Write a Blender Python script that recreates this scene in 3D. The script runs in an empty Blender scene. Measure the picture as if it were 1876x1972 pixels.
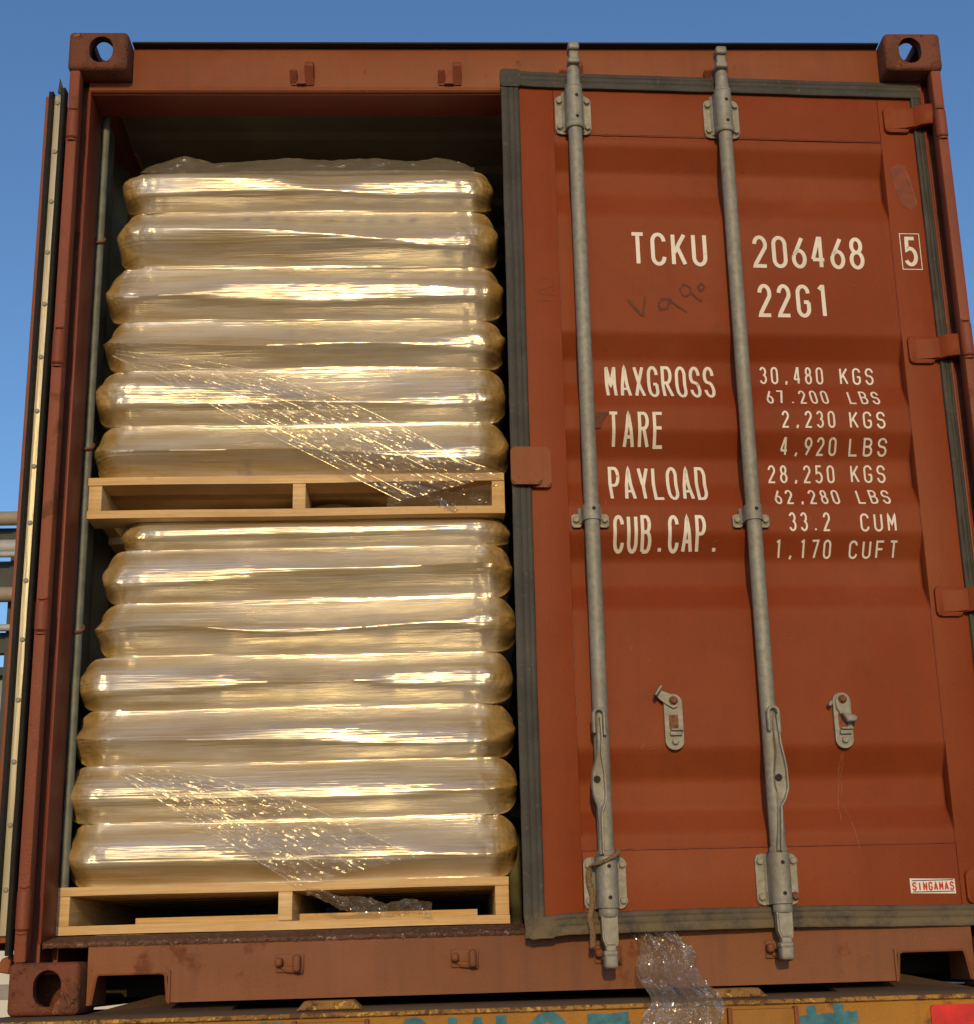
import bpy, bmesh, math, random
from mathutils import Vector, Matrix, noise
R = math.radians
random.seed(7)
scene = bpy.context.scene

# ------------------------------------------------------------ camera
cam_d = bpy.data.cameras.new("camera")
cam = bpy.data.objects.new("camera", cam_d)
scene.collection.objects.link(cam)
cam_d.sensor_fit = 'HORIZONTAL'
cam_d.sensor_width = 36.0
cam_d.lens = 36.0 * 2880.2 / 1876.0
cam_d.shift_x = (938.0 - 1005.63) / 1876.0
cam_d.shift_y = (1022.75 - 986.0) / 1876.0
cam_d.clip_start = 0.05
cam_d.clip_end = 3000.0
RX = Vector((0.99867612, -0.0432166, -0.02789866))     # camera right in the world
UP = Vector((0.01477268, -0.27855396, 0.96030696))     # camera up
FW = Vector((0.04927248, 0.95944777, 0.27754676))      # camera forward
m = Matrix((RX, UP, -FW)).transposed().to_4x4()
m.translation = Vector((1.02456, -3.62859, 0.08555))
cam.matrix_world = m
scene.camera = cam

# ------------------------------------------------------------ light
SUN_EL, SUN_AZ = R(15.0), R(182.2)      # azimuth clockwise from +Y: behind the camera
w = bpy.data.worlds.new("World")
scene.world = w
w.use_nodes = True
nt = w.node_tree
nt.nodes.clear()
sky = nt.nodes.new('ShaderNodeTexSky')
sky.sky_type = 'NISHITA'
sky.sun_disc = False
sky.sun_elevation = SUN_EL
sky.sun_rotation = SUN_AZ
sky.altitude = 50
sky.air_density = 1.0
sky.dust_density = 0.5
sky.ozone_density = 4.6
bg = nt.nodes.new('ShaderNodeBackground')
bg.inputs['Strength'].default_value = 0.145
wo = nt.nodes.new('ShaderNodeOutputWorld')
nt.links.new(sky.outputs[0], bg.inputs['Color'])
nt.links.new(bg.outputs[0], wo.inputs['Surface'])

sd = bpy.data.lights.new("sun", 'SUN')
sd.energy = 2.15
sd.angle = R(0.7)
sd.color = (1.0, 0.665, 0.235)
sun = bpy.data.objects.new("sun", sd)
scene.collection.objects.link(sun)
sdir = Vector((math.sin(SUN_AZ) * math.cos(SUN_EL), math.cos(SUN_AZ) * math.cos(SUN_EL), math.sin(SUN_EL)))
sun.rotation_euler = sdir.to_track_quat('Z', 'Y').to_euler()

scene.view_settings.view_transform = 'Standard'
scene.view_settings.look = 'None'
scene.view_settings.gamma = 1.0
scene.view_settings.exposure = 0.0
scene.view_settings.use_curve_mapping = False

# ------------------------------------------------------------ materials
def node_mat(name):
    mt = bpy.data.materials.new(name)
    mt.use_nodes = True
    t = mt.node_tree
    return mt, t, t.nodes['Principled BSDF'], t.nodes['Material Output']

def coords(t, scale=(1, 1, 1)):
    tc = t.nodes.new('ShaderNodeTexCoord')
    mp = t.nodes.new('ShaderNodeMapping')
    mp.inputs['Scale'].default_value = scale
    t.links.new(tc.outputs['Object'], mp.inputs['Vector'])
    return mp.outputs[0]

def nz(t, vec, scale, detail=4, rough=.55, dist=0):
    n = t.nodes.new('ShaderNodeTexNoise')
    n.inputs['Scale'].default_value = scale
    n.inputs['Detail'].default_value = detail
    n.inputs['Roughness'].default_value = rough
    n.inputs['Distortion'].default_value = dist
    t.links.new(vec, n.inputs['Vector'])
    return n.outputs['Fac']

def ramp(t, fac, a, b, va=0.0, vb=1.0):
    n = t.nodes.new('ShaderNodeMapRange')
    n.inputs['From Min'].default_value = a
    n.inputs['From Max'].default_value = b
    n.inputs['To Min'].default_value = va
    n.inputs['To Max'].default_value = vb
    t.links.new(fac, n.inputs['Value'])
    return n.outputs[0]

def mix(t, fac, c1, c2):
    n = t.nodes.new('ShaderNodeMix')
    n.data_type = 'RGBA'
    if isinstance(fac, float):
        n.inputs[0].default_value = fac
    else:
        t.links.new(fac, n.inputs[0])
    for i, c in ((6, c1), (7, c2)):
        if isinstance(c, tuple):
            n.inputs[i].default_value = (*c, 1)
        else:
            t.links.new(c, n.inputs[i])
    return n.outputs[2]

def math_n(t, op, a, b):
    n = t.nodes.new('ShaderNodeMath')
    n.operation = op
    for i, v in enumerate((a, b)):
        if isinstance(v, (int, float)):
            n.inputs[i].default_value = v
        else:
            t.links.new(v, n.inputs[i])
    return n.outputs[0]

def bump(t, h, dist, strength=1.0, normal=None):
    n = t.nodes.new('ShaderNodeBump')
    n.inputs['Strength'].default_value = strength
    n.inputs['Distance'].default_value = dist
    t.links.new(h, n.inputs['Height'])
    if normal:
        t.links.new(normal, n.inputs['Normal'])
    return n.outputs[0]

def paint(name, c1, c2, rust=0.0, rustc=(.10, .035, .015), rough=.55, rscale=9, bumpd=.0006, dirt=.3, peel=0.0, peelc=(.5, .2, .1), spec=.35, pscale=14):
    """weathered paint: broad fading, vertical dirt runs, rust spots, peeled flakes"""
    mt, t, b, o = node_mat(name)
    v = coords(t)
    vs = coords(t, (9, 9, .7))
    f = ramp(t, nz(t, v, 1.3, 5), .35, .65)
    c = mix(t, f, c1, c2)
    run = ramp(t, nz(t, vs, 3, 5, .6), .5, .8, 0, dirt)
    c = mix(t, run, c, tuple(.35 * x + .02 for x in c1))
    mot = ramp(t, nz(t, v, 4.5, 7, .68, .5), .48, .72, 0, .32)
    c = mix(t, mot, c, tuple(.62 * x + .012 for x in c2))
    fade = ramp(t, nz(t, v, 2.2, 5, .6), .55, .72, 0, .22)
    c = mix(t, fade, c, tuple(min(1, 1.25 * x + .03) for x in c1))
    sp = ramp(t, nz(t, v, 75, 3, .7), .68, .72, 0, .6)
    c = mix(t, sp, c, tuple(.3 * x + .01 for x in c1))
    h = nz(t, v, 160, 3)
    if peel > 0:
        pf = ramp(t, nz(t, v, pscale, 6, .65, .4), .62 - peel * .12, .64 - peel * .12)
        c = mix(t, pf, c, peelc)
        h = math_n(t, 'SUBTRACT', h, math_n(t, 'MULTIPLY', pf, 1.5))
    if rust > 0:
        rf = ramp(t, nz(t, v, rscale, 8, .68, .2), .68 - rust * .25, .74 - rust * .22)
        rc = mix(t, nz(t, v, 60, 4), rustc, tuple(x * 1.9 for x in rustc))
        c = mix(t, rf, c, rc)
        h = math_n(t, 'ADD', h, math_n(t, 'MULTIPLY', rf, nz(t, v, 120, 5)))
        rr = math_n(t, 'ADD', math_n(t, 'MULTIPLY', rf, .3), rough)
        t.links.new(rr, b.inputs['Roughness'])
    else:
        b.inputs['Roughness'].default_value = rough
    t.links.new(c, b.inputs['Base Color'])
    b.inputs['Specular IOR Level'].default_value = spec
    t.links.new(bump(t, h, bumpd), b.inputs['Normal'])
    return mt

def plain(name, c, rough=.6, metal=0.0, var=.25, scale=30, bumpd=.0004, stretch=(1, 1, 1), spec=.4):
    mt, t, b, o = node_mat(name)
    v = coords(t, stretch)
    f = nz(t, v, scale, 5, .6)
    c1 = tuple(x * (1 - var) for x in c)
    c2 = tuple(min(1, x * (1 + var)) for x in c)
    t.links.new(mix(t, ramp(t, f, .3, .7), c1, c2), b.inputs['Base Color'])
    b.inputs['Roughness'].default_value = rough
    b.inputs['Metallic'].default_value = metal
    b.inputs['Specular IOR Level'].default_value = spec
    t.links.new(bump(t, f, bumpd), b.inputs['Normal'])
    return mt

M = {}
M['door'] = paint('oxide_red_door_paint', (.245, .056, .017), (.205, .036, .009), rough=.52, dirt=.2, spec=.14)
M['frame'] = paint('oxide_red_frame_paint', (.255, .082, .033), (.20, .056, .021), rust=.16, rscale=11, rough=.55, dirt=.3, spec=.2)
M['post'] = paint('worn_post_paint', (.26, .068, .030), (.18, .044, .021), rust=.48, rscale=7, rough=.6, dirt=.4, bumpd=.0015)
M['jamb'] = paint('jamb_red_paint', (.20, .034, .018), (.15, .024, .013), rust=.2, rough=.5)
M['sill'] = paint('sill_paint', (.24, .084, .034), (.175, .060, .025), rust=.3, rscale=6, rough=.65, dirt=.55, bumpd=.001)
M['lip'] = paint('worn_sill_lip', (.16, .075, .045), (.09, .04, .025), rust=.6, rscale=70, rustc=(.14, .06, .035), rough=.7, bumpd=.004, peel=.5, peelc=(.30, .21, .15), pscale=85)
M['casting'] = paint('rusted_casting_paint', (.19, .058, .027), (.13, .040, .020), rust=.6, rscale=12, rustc=(.095, .04, .022), rough=.72, bumpd=.0035, peel=.32, peelc=(.27, .095, .05))
M['inner'] = plain('grey_green_lining', (.22, .24, .20), .55, scale=6, var=.3)
M['innerdark'] = plain('grey_ceiling', (.26, .24, .18), .7, scale=4, var=.2)
M['floor'] = plain('container_floor_plywood', (.16, .09, .045), .7, scale=12, stretch=(6, .5, 6))
M['black'] = plain('black_rubber', (.022, .02, .016), .6, scale=40, bumpd=.0008)
M['darkhole'] = plain('dark_steel_and_shade', (.02, .015, .012), .8)  # near-black; besides dark steel it paints the shade in holes and gaps
def letter_mat():
    mt, t, b, o = node_mat('cream_stencil_paint')
    v = coords(t)
    c = mix(t, ramp(t, nz(t, v, 7, 5), .35, .65), (.78, .74, .66), (.66, .61, .52))
    c = mix(t, ramp(t, nz(t, v, 70, 6, .75), .62, .67, 0, .75), c, (.30, .10, .045))
    t.links.new(c, b.inputs['Base Color'])
    b.inputs['Roughness'].default_value = .55
    return mt
M['letter'] = letter_mat()
M['marker'] = plain('black_marker', (.105, .030, .013), .7, scale=60)
M['rope'] = plain('hemp_rope', (.22, .14, .075), .9, scale=300, var=.5, bumpd=.002)
M['boltrust'] = plain('rusty_bolt', (.17, .065, .035), .8, scale=90, var=.5, bumpd=.001)
M['sticker'] = plain('white_sticker', (.72, .70, .66), .4, var=.04)
M['stickred'] = plain('red_print', (.55, .035, .02), .4, var=.05)
M['stickblue'] = plain('navy_print', (.03, .04, .10), .4, var=.05)
M['reflector'] = plain('red_reflective_film', (.60, .014, .014), .35, scale=14, var=.3, bumpd=.0002)
M['blue'] = plain('teal_spray_paint', (.035, .15, .20), .7, scale=28, var=.45)
M['peel'] = plain('faded_patch', (.185, .040, .015), .6)
M['streak'] = plain('chalky_run', (.31, .12, .06), .8)

def steel():
    mt, t, b, o = node_mat('weathered_galvanised_steel')
    v = coords(t)
    f = nz(t, v, 55, 6, .7)
    g = nz(t, v, 7, 4, .6)
    c = mix(t, ramp(t, f, .3, .7), (.20, .195, .165), (.35, .345, .30))
    c = mix(t, ramp(t, g, .45, .75, 0, .55), c, (.20, .17, .12))
    c = mix(t, ramp(t, nz(t, v, 24, 8, .7), .66, .72, 0, .7), c, (.12, .055, .03))
    t.links.new(c, b.inputs['Base Color'])
    b.inputs['Roughness'].default_value = .62
    b.inputs['Metallic'].default_value = .25
    t.links.new(bump(t, f, .0012), b.inputs['Normal'])
    return mt
M['steel'] = steel()

def gasket():
    mt, t, b, o = node_mat('dusty_gasket_rubber')
    v = coords(t)
    c = mix(t, ramp(t, nz(t, v, 9, 6, .65), .35, .7), (.034, .032, .028), (.062, .059, .051))
    c = mix(t, ramp(t, nz(t, v, 90, 3), .6, .75, 0, .4), c, (.16, .15, .12))
    tc = t.nodes.new('ShaderNodeTexCoord')
    sp = t.nodes.new('ShaderNodeSeparateXYZ')
    t.links.new(tc.outputs['Object'], sp.inputs[0])
    mud = ramp(t, sp.outputs['Z'], .16, .23, .75, 0)       # splashed mud along the bottom seal
    mud = math_n(t, 'MULTIPLY', mud, ramp(t, nz(t, v, 14, 5, .7), .35, .55))
    c = mix(t, mud, c, (.17, .12, .06))
    t.links.new(c, b.inputs['Base Color'])
    b.inputs['Roughness'].default_value = .75
    t.links.new(bump(t, nz(t, v, 60, 4), .001), b.inputs['Normal'])
    return mt
M['gasket'] = gasket()

def strip_steel():
    mt, t, b, o = node_mat('bare_retaining_strip')
    v = coords(t, (20, 1, .8))
    f = nz(t, v, 6, 5)
    t.links.new(mix(t, ramp(t, f, .3, .7), (.40, .36, .26), (.58, .53, .40)), b.inputs['Base Color'])
    b.inputs['Metallic'].default_value = .35
    b.inputs['Roughness'].default_value = .42
    t.links.new(bump(t, f, .002), b.inputs['Normal'])
    return mt
M['strip'] = strip_steel()

def wood():
    mt, t, b, o = node_mat('fresh_pine')
    inf = t.nodes.new('ShaderNodeObjectInfo')
    tc = t.nodes.new('ShaderNodeTexCoord')
    ad = t.nodes.new('ShaderNodeVectorMath'); ad.operation = 'ADD'
    rv = t.nodes.new('ShaderNodeVectorMath'); rv.operation = 'SCALE'
    rv.inputs[0].default_value = (13, 7, 5)
    t.links.new(inf.outputs['Random'], rv.inputs['Scale'])
    t.links.new(tc.outputs['Object'], ad.inputs[0]); t.links.new(rv.outputs[0], ad.inputs[1])
    mp = t.nodes.new('ShaderNodeMapping'); mp.inputs['Scale'].default_value = (1.2, 1.2, 38)
    t.links.new(ad.outputs[0], mp.inputs['Vector'])
    g = nz(t, mp.outputs[0], 3.0, 6, .6, .6)
    c = mix(t, ramp(t, g, .3, .7), (.52, .33, .14), (.77, .57, .31))
    c = mix(t, ramp(t, inf.outputs['Random'], 0, 1, 0, .35), c, (.60, .36, .14))
    k = nz(t, ad.outputs[0], 9, 2)
    c = mix(t, ramp(t, k, .72, .80, 0, .6), c, (.30, .14, .05))
    st = nz(t, ad.outputs[0], 3.2, 5, .65)
    c = mix(t, ramp(t, st, .5, .75, 0, .4), c, (.38, .22, .09))
    fl = nz(t, mp.outputs[0], 14, 4, .7)
    c = mix(t, ramp(t, fl, .55, .75, 0, .35), c, (.28, .15, .06))
    t.links.new(c, b.inputs['Base Color'])
    b.inputs['Roughness'].default_value = .72
    t.links.new(bump(t, g, .0025), b.inputs['Normal'])
    return mt
M['wood'] = wood()

def sack_mat():
    """pale woven sack under several turns of stretch film: film = mesh attribute"""
    mt, t, b, o = node_mat('film_wrapped_sack')
    at = t.nodes.new('ShaderNodeAttribute'); at.attribute_name = 'film'
    film = at.outputs['Fac']
    v = coords(t)
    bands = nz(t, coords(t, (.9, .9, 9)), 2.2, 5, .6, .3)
    streak = nz(t, coords(t, (1.0, 1.0, 34)), 3.2, 6, .62)
    c = mix(t, ramp(t, streak, .3, .7), (.27, .175, .045), (.41, .295, .11))
    c = mix(t, ramp(t, bands, .34, .60, 0, .78), c, (.50, .47, .44))  # milky film tone; also carries the silvery sky reflection as colour
    c = mix(t, ramp(t, film, 0, 1, .8, 0), c, (.30, .19, .055))
    blot = ramp(t, nz(t, coords(t, (1, 1, 2.2)), 7, 4), .58, .75, 0, .3)
    c = mix(t, blot, c, (.25, .22, .19))
    pa = t.nodes.new('ShaderNodeAttribute'); pa.attribute_name = 'ink'       # blurred print under the film
    c = mix(t, math_n(t, 'MULTIPLY', pa.outputs['Fac'], 1.3), c, (.12, .12, .17))
    t.links.new(c, b.inputs['Base Color'])
    b.inputs['Roughness'].default_value = .5
    b.inputs['Specular IOR Level'].default_value = .3
    fine = nz(t, coords(t, (.6, .6, 34)), 6.0, 2, .6)
    crink = nz(t, coords(t, (2.2, 2.2, 66)), 3.0, 2, .5)
    nb = bump(t, fine, .0019)
    nb2 = bump(t, crink, .0016, 1, nb)
    t.links.new(nb, b.inputs['Normal'])
    def gl(rough, nn):
        g = t.nodes.new('ShaderNodeBsdfGlossy')
        g.distribution = 'BECKMANN'
        g.inputs['Color'].default_value = (1, .99, .97, 1)
        g.inputs['Roughness'].default_value = rough
        t.links.new(nn, g.inputs['Normal'])
        return g.outputs[0]
    patch = ramp(t, nz(t, coords(t, (1, 1, 5)), 4, 3), .35, .65, .45, 1)
    def over(base, sh, fac):
        m = t.nodes.new('ShaderNodeMixShader')
        t.links.new(fac, m.inputs[0]); t.links.new(base, m.inputs[1]); t.links.new(sh, m.inputs[2])
        return m.outputs[0]
    r = over(b.outputs[0], gl(.60, nb), math_n(t, 'MULTIPLY', math_n(t, 'MULTIPLY', film, patch), .14))
    r = over(r, gl(.212, nb), math_n(t, 'MULTIPLY', math_n(t, 'MULTIPLY', film, patch), .18))
    r = over(r, gl(.17, nb2), math_n(t, 'MULTIPLY', math_n(t, 'MULTIPLY', film, ramp(t, crink, .42, .62)), .07))
    t.links.new(r, o.inputs['Surface'])
    return mt
M['sack'] = sack_mat()

def film_mat(name, gl, df, rough=.14, dc=(.7, .66, .58), bd=.004, sc=(1, 1, 1), scale=45):
    mt, t, b, o = node_mat(name)
    t.nodes.remove(b)
    v = coords(t, sc)
    h = nz(t, v, scale, 4, .6, .8)
    nb = bump(t, h, bd)
    tr = t.nodes.new('ShaderNodeBsdfTransparent')
    tr.inputs['Color'].default_value = (.95, .94, .92, 1)
    g = t.nodes.new('ShaderNodeBsdfGlossy'); g.inputs['Roughness'].default_value = rough
    g.inputs['Color'].default_value = (1, .98, .95, 1)
    t.links.new(nb, g.inputs['Normal'])
    d = t.nodes.new('ShaderNodeBsdfDiffuse'); d.inputs['Color'].default_value = (*dc, 1)
    m1 = t.nodes.new('ShaderNodeMixShader'); m2 = t.nodes.new('ShaderNodeMixShader')
    m1.inputs[0].default_value = df
    lw = t.nodes.new('ShaderNodeLayerWeight'); lw.inputs['Blend'].default_value = .35
    t.links.new(nb, lw.inputs['Normal'])
    f = math_n(t, 'ADD', math_n(t, 'MULTIPLY', lw.outputs['Facing'], .30), gl)
    t.links.new(tr.outputs[0], m1.inputs[1]); t.links.new(d.outputs[0], m1.inputs[2])
    t.links.new(f, m2.inputs[0])
    t.links.new(m1.outputs[0], m2.inputs[1]); t.links.new(g.outputs[0], m2.inputs[2])
    t.links.new(m2.outputs[0], o.inputs['Surface'])
    return mt
M['film'] = film_mat('clear_stretch_film', .045, .07, .19, (.7, .66, .58), .0010)
M['filmtail'] = film_mat('bunched_stretch_film', .10, .18, .14, (.45, .38, .28), .002)
M['hood'] = film_mat('gathered_stretch_film', .20, .30, .2, (.50, .43, .31), .004)
M['sheet'] = film_mat('crumpled_clear_sheet', .22, .30, .12, (.40, .35, .28), .004, scale=20)

# ------------------------------------------------------------ mesh helpers
class MB:
    def __init__(s):
        s.bm = bmesh.new()
    def _bevel(s, geom_verts, bev, seg=2):
        if bev > 0:
            es = {e for v in geom_verts for e in v.link_edges}
            bmesh.ops.bevel(s.bm, geom=list(es), offset=bev, segments=seg, affect='EDGES', profile=.5, clamp_overlap=True)
    def box(s, x0, x1, y0, y1, z0, z1, bev=0.0, rot=0, seg=2):
        c = Vector(((x0 + x1) / 2, (y0 + y1) / 2, (z0 + z1) / 2))
        mt = Matrix.Translation(c)
        if rot:
            mt = mt @ Matrix.Rotation(rot, 4, 'Y')
        r = bmesh.ops.create_cube(s.bm, size=1, matrix=mt @ Matrix.Diagonal((x1 - x0, y1 - y0, z1 - z0, 1)))
        s._bevel(r['verts'], bev, seg)
        return s
    def prism(s, pts, axis, a0, a1, bev=0.0, seg=1):
        """outline in the two other axes, extruded along axis"""
        def P(u, v, a):
            return {'x': (a, u, v), 'y': (u, a, v), 'z': (u, v, a)}[axis]
        va = [s.bm.verts.new(P(u, v, a0)) for u, v in pts]
        vb = [s.bm.verts.new(P(u, v, a1)) for u, v in pts]
        n = len(pts)
        s.bm.faces.new(va); s.bm.faces.new(vb[::-1])
        for i in range(n):
            s.bm.faces.new((va[i], vb[i], vb[(i + 1) % n], va[(i + 1) % n]))
        if bev > 0:
            es = {e for v in va + vb for e in v.link_edges}
            ring = [e for e in es if (e.verts[0] in va) == (e.verts[1] in va)]
            bmesh.ops.bevel(s.bm, geom=ring, offset=bev, segments=seg, affect='EDGES', clamp_overlap=True)
        return s
    def tube(s, pts, rad, seg=12, closed=False):
        pts = [Vector(p) for p in pts]
        n = len(pts)
        if not hasattr(rad, '__len__'):
            rad = [rad] * n
        rings = []
        prev = None
        for i, p in enumerate(pts):
            if closed:
                d = (pts[(i + 1) % n] - pts[i - 1]).normalized()
            else:
                d = (pts[min(i + 1, n - 1)] - pts[max(i - 1, 0)]).normalized()
            if prev is None:
                a = Vector((0, 1, 0)) if abs(d.y) < .9 else Vector((1, 0, 0))
            else:
                a = prev
            u = (a - d * a.dot(d)).normalized(); prev = u
            vv = d.cross(u)
            rings.append([s.bm.verts.new(p + (u * math.cos(2 * math.pi * k / seg) + vv * math.sin(2 * math.pi * k / seg)) * rad[i]) for k in range(seg)])
        for i in range(n if closed else n - 1):
            A, B = rings[i], rings[(i + 1) % n]
            for k in range(seg):
                s.bm.faces.new((A[k], A[(k + 1) % seg], B[(k + 1) % seg], B[k]))
        if not closed:
            s.bm.faces.new(rings[0][::-1]); s.bm.faces.new(rings[-1])
        return s
    def grid(s, rows):
        """rows of points -> quads"""
        vs = [[s.bm.verts.new(p) for p in r] for r in rows]
        for a, b in zip(vs, vs[1:]):
            for i in range(len(a) - 1):
                s.bm.faces.new((a[i], a[i + 1], b[i + 1], b[i]))
        return vs

def link(name, me, parent=None, loc=(0, 0, 0)):
    o = bpy.data.objects.new(name, me)
    scene.collection.objects.link(o)
    o.location = loc
    if parent:
        o.parent = parent
    return o

def mk(name, mb, mat, parent=None, off=(0, 0, 0), smooth=35, loc=(0, 0, 0), recalc=True):
    bm = mb.bm if isinstance(mb, MB) else mb
    if off != (0, 0, 0):
        bmesh.ops.translate(bm, verts=bm.verts, vec=-Vector(off))
    if recalc:
        bmesh.ops.recalc_face_normals(bm, faces=bm.faces)
    me = bpy.data.meshes.new(name)
    bm.to_mesh(me); bm.free()
    for mm in (mat if isinstance(mat, (list, tuple)) else [mat]):
        me.materials.append(mm)
    if smooth:
        me.polygons.foreach_set('use_smooth', [True] * len(me.polygons))
        me.set_sharp_from_angle(angle=R(smooth))
    return link(name, me, parent, loc)

def tag(o, label=None, cat=None, group=None, kind=None):
    for k, v in (('label', label), ('category', cat), ('group', group), ('kind', kind)):
        if v:
            o[k] = v
    return o

def empty(name, loc, label, cat, group=None):
    o = bpy.data.objects.new(name, None)
    o.empty_display_size = .2
    scene.collection.objects.link(o)
    o.location = loc
    return tag(o, label, cat, group)

def rrect(x0, x1, z0, z1, r, n=5):
    out = []
    for cx, cz, a in ((x1 - r, z1 - r, 0), (x0 + r, z1 - r, 90), (x0 + r, z0 + r, 180), (x1 - r, z0 + r, 270)):
        for k in range(n + 1):
            t = R(a + 90 * k / n)
            out.append((cx + r * math.cos(t), cz + r * math.sin(t)))
    return out

def nse(x, y, z, o=0.0):
    return noise.noise(Vector((x + o * 17.3, y - o * 9.1, z + o * 5.7)))

# ============================================================ GROUND AND YARD
GZ = -1.45
def ground_mat():
    mt, t, b, o = node_mat('yard_concrete')
    v = coords(t)
    c = mix(t, ramp(t, nz(t, v, .25, 6), .35, .65), (.12, .105, .09), (.17, .15, .13))
    c = mix(t, ramp(t, nz(t, v, 3, 6, .7), .55, .7, 0, .5), c, (.13, .115, .10))
    t.links.new(c, b.inputs['Base Color'])
    b.inputs['Roughness'].default_value = .85
    t.links.new(bump(t, nz(t, v, 12, 6), .01), b.inputs['Normal'])
    return mt
g = MB()
g.grid([[(-1200 + 300 * i, -1200 + 300 * j, GZ) for i in range(9)] for j in range(9)])
tag(mk('ground', g, ground_mat(), smooth=0), kind='structure')

# ============================================================ CONTAINER
W, H, L = 2.438, 2.591, 6.058
cont = empty('shipping_container', (0, 0, 0), 'rust red shipping container with its left door swung open and right door ajar', 'shipping container')

def casting(name, left, top, front=True):
    """hollow cast corner with an oval end hole, side hole and top hole"""
    x0, x1 = (0, .162) if left else (W - .162, W)
    z0, z1 = (H - .118, H) if top else (0, .118)
    y0, y1 = (0, .178) if front else (L - .178, L)
    body = MB().box(x0, x1, y0, y1, z0, z1, .013, seg=3)
    ob = mk('corner_casting', body, M['casting'], cont, smooth=40)
    cuts = []
    th = .027
    cuts.append(MB().box(x0 + th, x1 - th, y0 + th, y1 - th, z0 + th, z1 - th))
    cx = .090 if left else W - .090
    cz = (z0 + .060)
    hole = []
    for k in range(28):
        a = 2 * math.pi * k / 28
        hole.append((cx + .032 * math.cos(a), cz + .034 * math.sin(a) + (.007 if math.sin(a) > 0 else -.007)))
    yy = (y0 - .02, y0 + .05) if front else (y1 - .05, y1 + .02)
    cuts.append(MB().prism(hole, 'y', *yy))
    # long hole in the top (or bottom) face
    cxx, cyy = (x0 + x1) / 2 + (.008 if left else -.008), (y0 + y1) / 2
    sl = [(cxx + .031 * math.cos(a) , cyy + .031 * math.sin(a) + (.031 if math.sin(a) > 0 else -.031)) for a in [2 * math.pi * k / 24 for k in range(24)]]
    cuts.append(MB().prism(sl, 'z', *((z1 - .05, z1 + .02) if top else (z0 - .02, z0 + .05))))
    # outer side hole
    sh = [(cyy + .03 * math.cos(a) , (z0 + z1) / 2 + .026 * math.sin(a)) for a in [2 * math.pi * k / 20 for k in range(20)]]
    cuts.append(MB().prism(sh, 'x', *((x0 - .02, x0 + .05) if left else (x1 - .05, x1 + .02))))
    cobs = []
    for c in cuts:
        co = mk('cutter', c, M['casting'], smooth=0)
        md = ob.modifiers.new('cut', 'BOOLEAN'); md.operation = 'DIFFERENCE'; md.object = co; md.solver = 'EXACT'
        cobs.append(co)
    dg = bpy.context.evaluated_depsgraph_get()
    me = bpy.data.meshes.new_from_object(ob.evaluated_get(dg))
    ob.modifiers.clear()
    ob.data = me
    me.set_sharp_from_angle(angle=R(40))
    for co in cobs:
        bpy.data.objects.remove(co)
    return ob
for left in (True, False):
    for top in (True, False):
        casting('corner_casting', left, top)
for left in (True, False):
    for top in (True, False):
        b = MB().box(*((0, .162) if left else (W - .162, W)), L - .178, L, *((H - .118, H) if top else (0, .118)), .012)
        mk('corner_casting', b, M['casting'], cont)

def mx(x, left):          # mirror about the container's centre line
    return x if left else W - x
# corner posts: outer flange, groove back, inner jamb
for left in (True, False):
    def bx(b, a, c, *r, bev=0.0):
        p, q = sorted((mx(a, left), mx(c, left)))
        b.box(p, q, *r, bev)
    b = MB()
    bx(b, .0065, .036, .006, .05, .118, H - .118, bev=.006)
    bx(b, .0065, .014, .05, .20, .118, H - .118)
    bx(b, .014, .046, .088, .20, .118, H - .118)
    mk('corner_post', b, M['post'], cont)
    b = MB()
    bx(b, .0455, .0535, .064, .195, .16, 2.447, bev=.0025)
    mk('door_jamb', b, M['jamb'], cont)

# header above the doors
hdr = MB()
hdr.box(.163, W - .163, .070, .076, 2.447, 2.583, .0015)
hdr.box(.046, .163, .070, .076, 2.447, 2.4725)
hdr.box(W - .163, W - .046, .070, .076, 2.447, 2.4725)
hdr.prism([(.0695, 2.458), (.0645, 2.450), (.0645, 2.446), (.0695, 2.442), (.0765, 2.442), (.0765, 2.4465), (.0698, 2.4465)], 'x', .054, W - .054)
head = mk('door_header', hdr, M['frame'], cont)
b = MB().box(.0545, W - .0545, .0775, .187, 2.439, 2.4455).box(.0545, W - .0545, .180, .187, 2.446, 2.56)
mk('header_underside', b, M['jamb'], cont)
b = MB().box(.163, W - .163, .046, .12, 2.5835, 2.589, .0015)
mk('header_top_flange', b, M['darkhole'], cont)  # near-black colour paints in the shade on the flange's underside

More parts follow.
